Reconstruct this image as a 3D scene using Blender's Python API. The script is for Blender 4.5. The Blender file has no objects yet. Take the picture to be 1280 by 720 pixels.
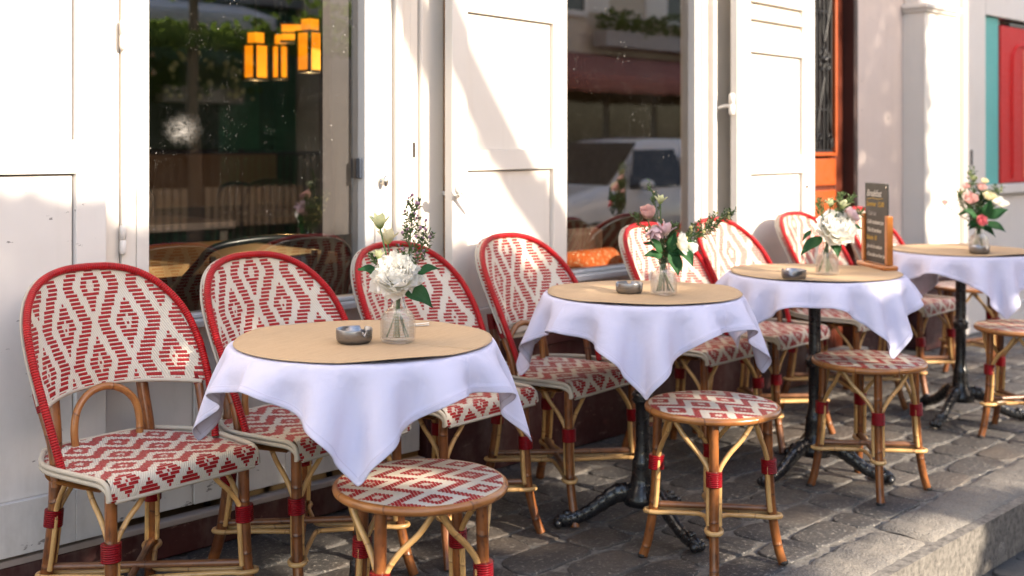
import bpy, math, random
import numpy as np
from mathutils import Vector, Matrix

random.seed(7)
SC = bpy.context.scene
COL = SC.collection
PI = math.pi

# ---------------------------------------------------------------- mesh builder
def catmull(pts, n, closed=False):
    P = [Vector(p) for p in pts]
    m = len(P)
    out = []
    segs = m if closed else m - 1
    for i in range(segs):
        if closed:
            p0, p1, p2, p3 = P[(i - 1) % m], P[i], P[(i + 1) % m], P[(i + 2) % m]
        else:
            p1, p2 = P[i], P[i + 1]
            p0 = P[i - 1] if i > 0 else p1 * 2 - p2
            p3 = P[i + 2] if i + 2 < m else p2 * 2 - p1
        for k in range(n):
            t = k / n
            out.append(0.5 * ((2 * p1) + (p2 - p0) * t + (2 * p0 - 5 * p1 + 4 * p2 - p3) * t * t
                              + (3 * p1 - p0 - 3 * p2 + p3) * t * t * t))
    if not closed:
        out.append(P[-1].copy())
    return out


class MB:
    """collects shapes, then links them as ONE mesh object"""
    def __init__(s):
        s.v = []; s.f = []; s.uv = []; s.sm = []

    def add(s, verts, faces, uvs=None, smooth=True):
        o = len(s.v)
        s.v.extend([tuple(p) for p in verts])
        for k, f in enumerate(faces):
            s.f.append([i + o for i in f])
            if uvs is None:
                s.uv.extend([(0.0, 0.0)] * len(f))
            else:
                s.uv.extend(uvs[k])
            s.sm.append(smooth)
        return s

    def box(s, x0, x1, y0, y1, z0, z1, smooth=False):
        v = [(x0, y0, z0), (x1, y0, z0), (x1, y1, z0), (x0, y1, z0), (x0, y0, z1), (x1, y0, z1), (x1, y1, z1), (x0, y1, z1)]
        f = [(0, 3, 2, 1), (4, 5, 6, 7), (0, 1, 5, 4), (1, 2, 6, 5), (2, 3, 7, 6), (3, 0, 4, 7)]
        uvs = []
        for q in f:
            ax = [max(v[i][k] for i in q) - min(v[i][k] for i in q) for k in range(3)]
            k0 = ax.index(min(ax)); ks = [k for k in range(3) if k != k0]
            uvs.append([(v[i][ks[0]], v[i][ks[1]]) for i in q])
        return s.add(v, f, uvs, smooth)

    def tube(s, pts, rad, seg=10, closed=False, caps=True, squash=1.0):
        P = [Vector(p) for p in pts]
        n = len(P)
        R = rad if isinstance(rad, (list, tuple)) else [rad] * n
        if callable(rad):
            R = [rad(i / (n - 1)) for i in range(n)]
        T = []
        for i in range(n):
            if closed:
                t = P[(i + 1) % n] - P[(i - 1) % n]
            else:
                t = P[min(i + 1, n - 1)] - P[max(i - 1, 0)]
            T.append(t.normalized() if t.length > 1e-9 else Vector((0, 0, 1)))
        up = Vector((0, 0, 1)) if abs(T[0].z) < 0.9 else Vector((1, 0, 0))
        N = (up - T[0] * up.dot(T[0])).normalized()
        verts = []; L = 0; Ls = []
        for i in range(n):
            if i:
                N = (N - T[i] * N.dot(T[i]))
                N = N.normalized() if N.length > 1e-9 else T[i].orthogonal().normalized()
                L += (P[i] - P[i - 1]).length
            Ls.append(L)
            B = T[i].cross(N)
            for k in range(seg):
                a = 2 * PI * k / seg
                verts.append(P[i] + N * (math.cos(a) * R[i]) + B * (math.sin(a) * R[i] * squash))
        faces = []; uvs = []
        rng = n if closed else n - 1
        for i in range(rng):
            j = (i + 1) % n
            l1 = Ls[j] if j else L + (P[0] - P[-1]).length
            for k in range(seg):
                k2 = (k + 1) % seg
                faces.append((i * seg + k, i * seg + k2, j * seg + k2, j * seg + k))
                u0, u1 = k / seg, (k + 1) / seg
                uvs.append([(u0, Ls[i]), (u1, Ls[i]), (u1, l1), (u0, l1)])
        s.add(verts, faces, uvs, True)
        if caps and not closed:
            s.add(verts[:seg], [tuple(range(seg))[::-1]], [[(.5, 0)] * seg], False)
            s.add(verts[-seg:], [tuple(range(seg))], [[(.5, L)] * seg], False)
        return s

    def lathe(s, prof, seg=32, c=(0, 0, 0), a0=0, smooth=True):
        n = len(prof)
        verts = []
        for (r, z) in prof:
            for k in range(seg):
                a = a0 + 2 * PI * k / seg
                verts.append((c[0] + r * math.cos(a), c[1] + r * math.sin(a), c[2] + z))
        faces = []; uvs = []
        for i in range(n - 1):
            for k in range(seg):
                k2 = (k + 1) % seg
                faces.append((i * seg + k, i * seg + k2, (i + 1) * seg + k2, (i + 1) * seg + k))
                uvs.append([(k / seg, prof[i][1]), ((k + 1) / seg, prof[i][1]), ((k + 1) / seg, prof[i + 1][1]), (k / seg, prof[i + 1][1])])
        return s.add(verts, faces, uvs, smooth)

    def grid(s, fn, nu, nv, uvf=None, smooth=True, flip=False):
        verts = [fn(i / nu, j / nv) for j in range(nv + 1) for i in range(nu + 1)]
        U = [(uvf(i / nu, j / nv) if uvf else (i / nu, j / nv)) for j in range(nv + 1) for i in range(nu + 1)]
        faces = []; uvs = []
        w = nu + 1
        for j in range(nv):
            for i in range(nu):
                q = (j * w + i, j * w + i + 1, (j + 1) * w + i + 1, (j + 1) * w + i)
                if flip: q = q[::-1]
                faces.append(q); uvs.append([U[k] for k in q])
        return s.add(verts, faces, uvs, smooth)

    def blob(s, c, r, n=6, m=4, sz=1.0):
        verts = []; faces = []
        for j in range(m + 1):
            t = PI * j / m
            for i in range(n):
                a = 2 * PI * i / n
                verts.append((c[0] + r * math.sin(t) * math.cos(a), c[1] + r * math.sin(t) * math.sin(a), c[2] + r * sz * math.cos(t)))
        for j in range(m):
            for i in range(n):
                faces.append((j * n + i, j * n + (i + 1) % n, (j + 1) * n + (i + 1) % n, (j + 1) * n + i))
        return s.add(verts, faces, None, True)

    def xf(s, M):
        s.v = [tuple(M @ Vector(p)) for p in s.v]
        return s

    def build(s, name, mat, parent=None, bevel=0, loc=None):
        me = bpy.data.meshes.new(name)
        me.from_pydata(s.v, [], s.f)
        me.update()
        uvl = me.uv_layers.new(name='UVMap')
        uvl.data.foreach_set('uv', [c for p in s.uv for c in p])
        me.polygons.foreach_set('use_smooth', s.sm)
        me.update()
        o = bpy.data.objects.new(name, me)
        COL.objects.link(o)
        if mat: me.materials.append(mat)
        if parent: o.parent = parent
        if loc: o.location = loc
        if bevel:
            m = o.modifiers.new('Bevel', 'BEVEL'); m.width = bevel; m.segments = 2; m.limit_method = 'ANGLE'; m.angle_limit = math.radians(40)
            m.use_clamp_overlap = True
        return o


def tag(o, label=None, cat=None, group=None, kind=None):
    if label: o['label'] = label
    if cat: o['category'] = cat
    if group: o['group'] = group
    if kind: o['kind'] = kind
    return o


def thing(name, label, cat, loc=(0, 0, 0), rot=0.0, group=None):
    o = bpy.data.objects.new(name, None)
    o.empty_display_size = 0.1
    COL.objects.link(o)
    o.location = loc; o.rotation_euler = (0, 0, rot)
    return tag(o, label, cat, group)


KIDS = {}
def copy_tree(o, parent=None):
    c = o.copy(); COL.objects.link(c)
    c.parent = parent
    for ch in o.children:
        copy_tree(ch, c)
    return c


# ---------------------------------------------------------------- node helper
class G:
    """tiny wrapper: arithmetic on node sockets"""
    def __init__(s, mat): s.nt = mat.node_tree
    def n(s, t, **k):
        x = s.nt.nodes.new(t)
        for a, b in k.items(): setattr(x, a, b)
        return x
    def link(s, a, b): s.nt.links.new(a, b)
    def put(s, sock, val):
        if isinstance(val, bpy.types.NodeSocket): s.link(val, sock)
        else: sock.default_value = val
    def m(s, op, a, b=0.0, c=None):
        x = s.n('ShaderNodeMath', operation=op)
        s.put(x.inputs[0], a); s.put(x.inputs[1], b)
        if c is not None: s.put(x.inputs[2], c)
        return x.outputs[0]
    def noise(s, scale, detail=3.0, vec=None, rough=.5, out='Fac', dist=0.0):
        x = s.n('ShaderNodeTexNoise')
        x.inputs['Scale'].default_value = scale; x.inputs['Detail'].default_value = detail
        x.inputs['Roughness'].default_value = rough; x.inputs['Distortion'].default_value = dist
        if vec is not None: s.link(vec, x.inputs['Vector'])
        return x.outputs[out]
    def vor(s, scale, vec=None, feature='F1', out='Distance', rand=1.0):
        x = s.n('ShaderNodeTexVoronoi', feature=feature)
        x.inputs['Scale'].default_value = scale; x.inputs['Randomness'].default_value = rand
        if vec is not None: s.link(vec, x.inputs['Vector'])
        return x.outputs[out]
    def ramp(s, fac, stops, interp='LINEAR'):
        x = s.n('ShaderNodeValToRGB')
        cr = x.color_ramp; cr.interpolation = interp
        while len(cr.elements) < len(stops): cr.elements.new(.5)
        for e, (p, c) in zip(cr.elements, stops):
            e.position = p; e.color = c if len(c) == 4 else (*c, 1)
        s.link(fac, x.inputs[0])
        return x.outputs[0]
    def mix(s, f, a, b, blend='MIX'):
        x = s.n('ShaderNodeMix', data_type='RGBA', blend_type=blend)
        s.put(x.inputs[0], f)
        s.put(x.inputs[6], a if isinstance(a, bpy.types.NodeSocket) else (*a, 1) if len(a) == 3 else a)
        s.put(x.inputs[7], b if isinstance(b, bpy.types.NodeSocket) else (*b, 1) if len(b) == 3 else b)
        return x.outputs[2]
    def rng(s, v, a, b, c=0.0, d=1.0):
        x = s.n('ShaderNodeMapRange')
        s.put(x.inputs[0], v)
        for i, q in enumerate((a, b, c, d)): x.inputs[1 + i].default_value = q
        return x.outputs[0]
    def bump(s, h, strength=.3, dist=.01, normal=None):
        x = s.n('ShaderNodeBump')
        x.inputs['Strength'].default_value = strength; x.inputs['Distance'].default_value = dist
        s.link(h, x.inputs['Height'])
        if normal is not None: s.link(normal, x.inputs['Normal'])
        return x.outputs[0]
    def uv(s):
        t = s.n('ShaderNodeTexCoord'); x = s.n('ShaderNodeSeparateXYZ'); s.link(t.outputs['UV'], x.inputs[0])
        return x.outputs[0], x.outputs[1]
    def obj(s): return s.n('ShaderNodeTexCoord').outputs['Object']
    def pos(s): return s.n('ShaderNodeNewGeometry').outputs['Position']
    def sep(s, v):
        x = s.n('ShaderNodeSeparateXYZ'); s.link(v, x.inputs[0]); return x.outputs[0], x.outputs[1], x.outputs[2]
    def comb(s, a, b, c=0.0):
        x = s.n('ShaderNodeCombineXYZ')
        for i, q in enumerate((a, b, c)): s.put(x.inputs[i], q)
        return x.outputs[0]
    def scale(s, v, k):
        x = s.n('ShaderNodeMapping'); s.link(v, x.inputs[0]); x.inputs['Scale'].default_value = k
        return x.outputs[0]
    def rand(s): return s.n('ShaderNodeObjectInfo').outputs['Random']


def mat(name, base=(.5, .5, .5), rough=.5, metal=0.0, spec=.5, coat=0.0):
    m = bpy.data.materials.new(name); m.use_nodes = True
    b = m.node_tree.nodes['Principled BSDF']
    b.inputs['Base Color'].default_value = (*base, 1)
    b.inputs['Roughness'].default_value = rough
    b.inputs['Metallic'].default_value = metal
    b.inputs['Specular IOR Level'].default_value = spec
    b.inputs['Coat Weight'].default_value = coat
    g = G(m); g.b = b
    return m, g
# ---------------------------------------------------------------- materials
M = {}

def paint(name, base, rough=.45, dirt=.25, chips=0.0, chipcol=(.12, .1, .09), chipz=.25):
    m, g = mat(name, base, rough)
    p = g.pos()
    n1 = g.noise(2.3, 5, p, .6); n2 = g.noise(38, 4, p, .6)
    d = g.rng(n1, .35, .75, 0.0, dirt)
    c = g.mix(d, base, tuple(x * y for x, y in zip(base, (.78, .72, .66))))
    # vertical brush and weather streaks
    st = g.noise(1.0, 4, g.scale(p, (26, 26, 1.3)), .65)
    c = g.mix(g.rng(st, .55, .8, 0, dirt * .7), c, tuple(x * y for x, y in zip(base, (.7, .66, .6))))
    if chips:
        x, y, z = g.sep(p)
        band = g.rng(z, chipz * .2, chipz * 1.6, .085 * chips, 0.0)
        ck = g.noise(11, 6, g.scale(p, (1, 1, 2.6)), .72)
        k = g.m('GREATER_THAN', g.m('ADD', ck, band), .675)
        c = g.mix(g.m('MULTIPLY', k, .8), c, chipcol)
        smear = g.noise(5, 5, g.scale(p, (1, 1, .5)), .7)
        c = g.mix(g.m('MULTIPLY', g.rng(smear, .5, .72, 0, .5 * chips), g.rng(z, 0.0, .75, 1, 0)), c, (.30, .26, .23))
    g.put(g.b.inputs['Base Color'], c)
    g.put(g.b.inputs['Roughness'], g.rng(n2, .3, .7, rough - .08, rough + .14))
    g.put(g.b.inputs['Normal'], g.bump(g.m('ADD', g.m('MULTIPLY', n2, .4), g.m('MULTIPLY', st, .8)), .12, .004))
    return m

M['white'] = paint('white_gloss_paint', (.69, .645, .585), .42, .22, .0)
M['white_low'] = paint('weathered_white_paint', (.69, .655, .62), .45, .3, 1.0)
M['white_frame'] = paint('white_frame_paint', (.68, .645, .60), .4, .3, .0)
M['plinth'] = paint('oxblood_paint', (.045, .006, .005), .55, .3, .55, (.16, .09, .07), .3)
M['pink'] = paint('pinkish_render', (.64, .545, .49), .8, .3, .2, (.3, .25, .22), .3)
M['greywhite'] = paint('grey_white_paint', (.76, .69, .63), .5, .25, .0)
M['orange'] = paint('orange_varnish', (.32, .058, .007), .4, .5, .0)
M['doorbrown'] = paint('red_brown_varnish', (.085, .015, .005), .4, .5, .0)
M['dark_frame'] = paint('dark_brown_paint', (.035, .012, .009), .4, .3, .0)
M['teal'] = paint('teal_paint', (.13, .47, .43), .55, .35, .0)
M['redgloss'] = paint('red_gloss_paint', (.62, .012, .010), .6, .45, .0)
M['redlight'] = paint('red_light_paint', (.72, .09, .04), .45, .45, .0)
M['rawwood'] = paint('raw_wood', (.42, .20, .06), .6, .4, .0)

# bamboo / cane (v = metres along the pole)
def bamboo(name, ca, cb, cc, rough=.33, node=.16, dark=.75):
    m, g = mat(name, ca, rough, coat=.25)
    g.b.inputs['Coat Roughness'].default_value = .18
    u, v = g.uv()
    p = g.pos()
    n = g.noise(9, 4, p, .6); f = g.noise(1, 4, g.scale(g.comb(u, v, g.rand()), (9, 26, 40)), .6)
    c = g.mix(g.rng(n, .35, .65), ca, cb)
    c = g.mix(g.rng(f, .52, .72, 0, dark), c, cc)
    # scorched freckles
    k = g.vor(70, g.scale(p, (1, 1, .5)))
    c = g.mix(g.rng(k, .06, .14, .65 * dark, 0), c, cc)
    off = g.m('ADD', v, g.m('MULTIPLY', g.m('ADD', g.rand(), g.noise(1.7, 0, p)), .3))
    t = g.m('PINGPONG', off, node / 2)
    ring = g.rng(t, 0.0, .0035, 1, 0)
    c = g.mix(g.m('MULTIPLY', ring, .75), c, cc)
    g.put(g.b.inputs['Base Color'], c)
    sw = g.rng(t, 0.0, .009, 1, 0)
    g.put(g.b.inputs['Normal'], g.bump(g.m('ADD', sw, g.m('MULTIPLY', f, .25)), .5, .003))
    return m
M['bamboo'] = bamboo('dark_bamboo', (.26, .090, .022), (.12, .036, .010), (.022, .008, .004))
M['bamboo2'] = bamboo('honey_bamboo', (.40, .165, .045), (.29, .105, .026), (.085, .026, .009), dark=.6)
M['cane'] = bamboo('pale_cane', (.60, .37, .145), (.48, .265, .09), (.20, .085, .03), .38, .21, .45)
M['bar'] = bamboo('brown_bar', (.22, .095, .04), (.15, .06, .025), (.05, .02, .01), .4, .3)

def wrapped(name, col, pitch, rough=.28):
    m, g = mat(name, col, rough, spec=.22, coat=.04)
    u, v = g.uv()
    h = g.m('ABSOLUTE', g.m('SINE', g.m('MULTIPLY', v, PI / pitch)))
    n = g.noise(30, 2, g.pos())
    c = g.mix(g.rng(h, 0, .5, 1, 0), g.mix(g.rng(n, .3, .7), col, tuple(x * .72 for x in col)), tuple(x * .3 for x in col))
    g.put(g.b.inputs['Base Color'], c)
    g.put(g.b.inputs['Normal'], g.bump(h, .9, .0022))
    return m
M['redwrap'] = wrapped('red_wrapped_rim', (.46, .008, .012), .0065)
M['redband'] = wrapped('red_binding', (.27, .004, .009), .0052)
M['cream_edge'] = paint('cream_binding', (.47, .42, .34), .5, .5)

def weave(name, W, Q, pitch, duty, red, white, swap=False, a=.25, w1=.165, b=.42, off=(0, 0), strand=.0062):
    """woven resin: zigzag bands and diamonds; W column spacing, Q period, in metres"""
    m, g = mat(name, white, .5, spec=.25)
    u, v = g.uv()
    u = g.m('ADD', u, off[0]); v = g.m('ADD', v, off[1])
    row = v
    if swap: pu, pv, row = v, u, v
    else: pu, pv = u, v
    # strand quantising gives the stepped ends of the dashes
    ri = g.m('FLOOR', g.m('DIVIDE', row, pitch))
    rc = g.m('MULTIPLY', g.m('ADD', ri, .5), pitch)
    if swap:
        qu = rc; qv = g.m('SNAP', pv, strand)
    else:
        qv = rc; qu = g.m('SNAP', g.m('ADD', pu, g.m('MULTIPLY', ri, strand * .5)), strand)
        qu = g.m('SUBTRACT', qu, g.m('MULTIPLY', ri, strand * .5))
    p = g.m('PINGPONG', g.m('ADD', g.m('DIVIDE', qu, W), 40.0), 1.0)
    tri = g.m('SUBTRACT', g.m('MULTIPLY', g.m('PINGPONG', g.m('ADD', g.m('DIVIDE', qv, Q / 2), 40.0), 1.0), 2.0), 1.0)
    s = g.m('ABSOLUTE', g.m('SUBTRACT', g.m('SUBTRACT', p, .5), g.m('MULTIPLY', tri, a)))
    band = g.m('LESS_THAN', s, w1)
    dia = g.m('GREATER_THAN', s, b)
    hole = g.m('MULTIPLY', g.m('GREATER_THAN', s, .5 + a - .125), g.m('LESS_THAN', s, .5 + a - .03))
    isred = g.m('MULTIPLY', g.m('MAXIMUM', band, dia), g.m('SUBTRACT', 1.0, g.m('MULTIPLY', hole, .85)))
    fr = g.m('FRACT', g.m('DIVIDE', row, pitch))
    dash = g.m('LESS_THAN', fr, duty)
    isred = g.m('MULTIPLY', isred, dash)
    nz = g.noise(120, 3, g.pos()); nl = g.noise(6, 3, g.pos())
    wc = g.mix(g.rng(nl, .3, .7), white, tuple(x * y for x, y in zip(white, (.86, .83, .76))))
    wc = g.mix(g.m('MULTIPLY', g.rand(), .45), wc, tuple(x * y for x, y in zip(white, (.82, .76, .66))))
    rc_ = g.mix(g.rng(nz, .3, .7), red, tuple(x * .6 for x in red))
    rc_ = g.mix(g.m('MULTIPLY', g.m('MULTIPLY', g.rand(), g.rng(nl, .35, .65, .3, 1)), .4), rc_, (.42, .06, .05))
    # fine strand grooves in the cream field
    sc = g.m('ABSOLUTE', g.m('SINE', g.m('MULTIPLY', g.m('ADD', pu if not swap else u, g.m('MULTIPLY', row, .5)), PI / strand)))
    wc = g.mix(g.rng(sc, 0.0, .4, .5, 0), wc, tuple(x * .35 for x in white))
    c = g.mix(isred, wc, rc_)
    rs = g.m('ABSOLUTE', g.m('SINE', g.m('MULTIPLY', row, PI / pitch)))
    c = g.mix(g.m('MULTIPLY', g.rng(rs, 0.0, .3, .4, 0), isred), c, (.05, .01, .01))
    g.put(g.b.inputs['Base Color'], c)
    h = g.m('ADD', g.m('MULTIPLY', sc, g.m('SUBTRACT', 1.0, isred)), g.m('MULTIPLY', isred, g.m('SUBTRACT', rs, .5)))
    g.put(g.b.inputs['Normal'], g.bump(h, .7, .0016))
    return m
RED = (.37, .007, .012); CREAM = (.66, .61, .53)
M['weave_back'] = weave('woven_back', .096, .198, .0104, .70, RED, CREAM, off=(.0, -.755), w1=.175, b=.40)
M['weave_seat'] = weave('woven_seat', .104, .112, .0086, .88, RED, CREAM, swap=True, a=.26, w1=.165, b=.41, off=(0, .03))
M['weave_stool'] = weave('woven_stool', .118, .102, .0076, .90, RED, CREAM, swap=True, a=.27, w1=.135, b=.42)

# cloth
def cloth_mat():
    m, g = mat('white_cotton', (.72, .715, .90), .85, spec=.15)
    u, v = g.uv()
    e = g.m('MINIMUM', g.m('MINIMUM', u, g.m('SUBTRACT', 1.0, u)), g.m('MINIMUM', v, g.m('SUBTRACT', 1.0, v)))
    hem = g.rng(e, .016, .0185, 1.0, 0.0)
    st = g.m('LESS_THAN', g.m('ABSOLUTE', g.m('SUBTRACT', e, .0172)), .0014)
    c = g.mix(g.m('MULTIPLY', st, .5), (.72, .715, .90), (.48, .46, .60))
    p = g.pos()
    fold = g.m('MINIMUM', g.m('PINGPONG', g.m('ADD', u, .01), .25), g.m('PINGPONG', g.m('ADD', v, .015), .25))
    cr = g.rng(fold, 0, .012, 1, 0)
    w = g.noise(14, 4, p, .6)
    wx = g.m('SINE', g.m('MULTIPLY', u, 2600)); wy = g.m('SINE', g.m('MULTIPLY', v, 2600))
    h = g.m('ADD', g.m('ADD', g.m('MULTIPLY', hem, .35), g.m('MULTIPLY', g.m('ADD', w, g.m('MULTIPLY', g.noise(5, 3, p, .5, dist=1.2), 1.6)), 1.1)), g.m('ADD', g.m('MULTIPLY', g.m('ADD', wx, wy), .03), g.m('MULTIPLY', cr, .55)))
    g.put(g.b.inputs['Base Color'], c)
    g.put(g.b.inputs['Normal'], g.bump(h, .7, .006))
    # thin cotton lets a little light through
    tr = g.n('ShaderNodeBsdfTranslucent'); tr.inputs[0].default_value = (.78, .74, .74, 1)
    mx = g.n('ShaderNodeMixShader'); mx.inputs[0].default_value = .22
    out = [n for n in g.nt.nodes if n.type == 'OUTPUT_MATERIAL'][0]
    g.link(g.b.outputs[0], mx.inputs[1]); g.link(tr.outputs[0], mx.inputs[2]); g.link(mx.outputs[0], out.inputs[0])
    return m
M['cloth'] = cloth_mat()

def kraft():
    m, g = mat('kraft_paper', (.50, .33, .175), .75, spec=.25)
    p = g.obj()
    f = g.noise(1, 5, g.scale(p, (160, 12, 12)), .7); n = g.noise(5, 4, p, .6); sp = g.noise(220, 2, p)
    c = g.mix(g.rng(f, .35, .7), (.46, .325, .20), (.385, .27, .165))
    c = g.mix(g.rng(sp, .6, .72, 0, .5), c, (.34, .21, .10))
    g.put(g.b.inputs['Base Color'], c)
    g.put(g.b.inputs['Normal'], g.bump(g.m('ADD', n, g.m('MULTIPLY', f, .05)), .45, .006))
    return m
M['kraft'] = kraft()

def iron():
    m, g = mat('black_cast_iron', (.011, .011, .013), .27, coat=.4)
    p = g.obj(); n = g.noise(55, 4, p, .6); k = g.vor(42, p)
    g.put(g.b.inputs['Roughness'], g.rng(n, .3, .7, .2, .42))
    g.put(g.b.inputs['Normal'], g.bump(g.m('ADD', n, g.m('MULTIPLY', k, .8)), .3, .005))
    return m
M['iron'] = iron()
M['ironwork'] = mat('black_ironwork', (.012, .011, .011), .4)[0]

def steel():
    m, g = mat('brushed_steel', (.27, .27, .285), .28, 1.0)
    u, v = g.uv()
    s_ = g.noise(1, 3, g.scale(g.obj(), (8, 8, 900)))
    g.put(g.b.inputs['Roughness'], g.rng(s_, .3, .7, .22, .42))
    return m
M['steel'] = steel()
M['chrome'] = mat('old_chrome', (.55, .52, .46), .25, 1.0)[0]
M['rubber'] = mat('rubber', (.02, .02, .02), .7)[0]

def vaseglass():
    m, g = mat('cut_glass', (.9, .9, .88), .1)
    u, v = g.uv()
    a = g.m('MULTIPLY', u, 44.0); b = g.m('MULTIPLY', v, 44.0 / .30)
    d = g.m('MULTIPLY', g.m('SINE', g.m('MULTIPLY', g.m('ADD', a, b), PI)), g.m('SINE', g.m('MULTIPLY', g.m('SUBTRACT', a, b), PI)))
    body = g.rng(v, .078, .082, 1, 0)
    nb = g.bump(g.m('MULTIPLY', d, body), .9, .004)
    gl = g.n('ShaderNodeBsdfGlossy'); gl.inputs['Roughness'].default_value = .08; g.link(nb, gl.inputs['Normal'])
    rf = g.n('ShaderNodeBsdfRefraction'); rf.inputs['IOR'].default_value = 1.16; rf.inputs['Roughness'].default_value = .02
    rf.inputs[0].default_value = (.95, .96, .94, 1); g.link(nb, rf.inputs['Normal'])
    tp = g.n('ShaderNodeBsdfTransparent'); tp.inputs[0].default_value = (1, 1, .99, 1)
    df = g.n('ShaderNodeBsdfDiffuse'); df.inputs[0].default_value = (.8, .8, .76, 1); g.link(nb, df.inputs['Normal'])
    m1 = g.n('ShaderNodeMixShader'); m1.inputs[0].default_value = .06; g.link(tp.outputs[0], m1.inputs[1]); g.link(rf.outputs[0], m1.inputs[2])
    m2 = g.n('ShaderNodeMixShader'); g.put(m2.inputs[0], g.rng(d, .2, .9, .01, .08)); g.link(m1.outputs[0], m2.inputs[1]); g.link(df.outputs[0], m2.inputs[2])
    fr = g.n('ShaderNodeLayerWeight'); fr.inputs['Blend'].default_value = .22; g.link(nb, fr.inputs['Normal'])
    m3 = g.n('ShaderNodeMixShader'); g.put(m3.inputs[0], g.m('MULTIPLY', fr.outputs['Fresnel'], .6)); g.link(m2.outputs[0], m3.inputs[1]); g.link(gl.outputs[0], m3.inputs[2])
    out = [n for n in g.nt.nodes if n.type == 'OUTPUT_MATERIAL'][0]; g.link(m3.outputs[0], out.inputs[0])
    return m
M['vase'] = vaseglass()

def pane():
    m, g = mat('window_glass', (.9, .9, .9), .0)
    p = g.pos()
    gl = g.n('ShaderNodeBsdfGlossy'); gl.inputs['Roughness'].default_value = .0; gl.inputs[0].default_value = (.95, .95, .95, 1)
    wob = g.bump(g.noise(1.3, 1, p), .05, .01); g.link(wob, gl.inputs['Normal'])
    tp = g.n('ShaderNodeBsdfTransparent'); tp.inputs[0].default_value = (.80, .81, .80, 1)
    fr = g.n('ShaderNodeFresnel'); fr.inputs['IOR'].default_value = 1.5
    m1 = g.n('ShaderNodeMixShader'); g.put(m1.inputs[0], g.m('ADD', g.m('MULTIPLY', fr.outputs[0], 1.8), .17)); g.link(tp.outputs[0], m1.inputs[1]); g.link(gl.outputs[0], m1.inputs[2])
    # dried splashes, dust and one big smear
    v1 = g.vor(62, p); s1 = g.m('MULTIPLY', g.m('LESS_THAN', v1, g.rng(g.noise(60, 2, p), .3, .7, .05, .17)), g.m('GREATER_THAN', g.noise(5.5, 2, p), .63))
    v2 = g.vor(130, p); s2 = g.m('MULTIPLY', g.m('LESS_THAN', v2, .13), g.m('GREATER_THAN', g.noise(9, 2, p), .55))
    x, y, z = g.sep(p)
    rr = g.m('SQRT', g.m('ADD', g.m('POWER', g.m('DIVIDE', g.m('SUBTRACT', x, 1.785), .062), 2.0), g.m('POWER', g.m('DIVIDE', g.m('SUBTRACT', z, 1.275), .05), 2.0)))
    wisp = g.rng(g.noise(38, 7, g.scale(p, (1, 1, 1.8)), .8, dist=1.5), .36, .68, 0, 1)
    fall = g.rng(g.m('ADD', rr, g.m('MULTIPLY', g.noise(22, 3, p, .6), .9)), .45, 1.75, 1, 0)
    sm = g.m('MULTIPLY', g.m('MULTIPLY', g.m('MULTIPLY', fall, fall), wisp), .42)
    film = g.rng(g.noise(3, 4, p, .6), .5, .8, .0, .004)
    f = g.m('MAXIMUM', g.m('MAXIMUM', g.m('MULTIPLY', s1, .30), g.m('MULTIPLY', s2, .16)), g.m('MAXIMUM', sm, film))
    df = g.n('ShaderNodeBsdfDiffuse'); df.inputs[0].default_value = (.75, .72, .68, 1)
    m2 = g.n('ShaderNodeMixShader'); g.put(m2.inputs[0], f); g.link(m1.outputs[0], m2.inputs[1]); g.link(df.outputs[0], m2.inputs[2])
    out = [n for n in g.nt.nodes if n.type == 'OUTPUT_MATERIAL'][0]; g.link(m2.outputs[0], out.inputs[0])
    return m
M['pane'] = pane()

# plants
def petal(name, ca, cb, trans=.35):
    m, g = mat(name, ca, .6, spec=.2)
    u, v = g.uv(); n = g.noise(60, 3, g.obj())
    c = g.mix(g.rng(v, 0.05, .55), cb, ca)
    c = g.mix(g.rng(n, .4, .7, 0, .18), c, tuple(x * .7 for x in ca))
    g.put(g.b.inputs['Base Color'], c)
    tr = g.n('ShaderNodeBsdfTranslucent'); g.link(c, tr.inputs[0])
    mx = g.n('ShaderNodeMixShader'); mx.inputs[0].default_value = trans
    st = g.m('SINE', g.m('MULTIPLY', u, 50.0)); g.put(g.b.inputs['Normal'], g.bump(st, .15, .001))
    out = [x for x in g.nt.nodes if x.type == 'OUTPUT_MATERIAL'][0]
    g.link(g.b.outputs[0], mx.inputs[1]); g.link(tr.outputs[0], mx.inputs[2]); g.link(mx.outputs[0], out.inputs[0])
    return m
M['peony'] = petal('white_petal', (.96, .945, .90), (.90, .83, .48), .5)
M['pinkp'] = petal('pink_petal', (.80, .54, .51), (.72, .52, .36))
M['lilac'] = petal('lilac_petal', (.74, .55, .60), (.6, .5, .4))
M['rosep'] = petal('deep_pink_petal', (.76, .25, .29), (.85, .72, .5))
M['budp'] = petal('green_white_petal', (.70, .72, .46), (.35, .45, .14))
M['creamp'] = petal('cream_petal', (.82, .76, .55), (.7, .65, .3))
M['wax'] = petal('waxflower_petal', (.52, .27, .40), (.5, .3, .4))
M['leaf'] = petal('dark_leaf', (.025, .085, .03), (.03, .10, .03), .2)
M['leaf2'] = petal('sprig_leaf', (.095, .14, .055), (.07, .11, .04), .25)
M['stem'] = mat('green_stem', (.07, .13, .04), .5)[0]
M['crown'] = petal('tree_leaf', (.11, .17, .03), (.09, .14, .025), .55)
M['bark'] = paint('bark', (.10, .075, .055), .85, .6)

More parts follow.
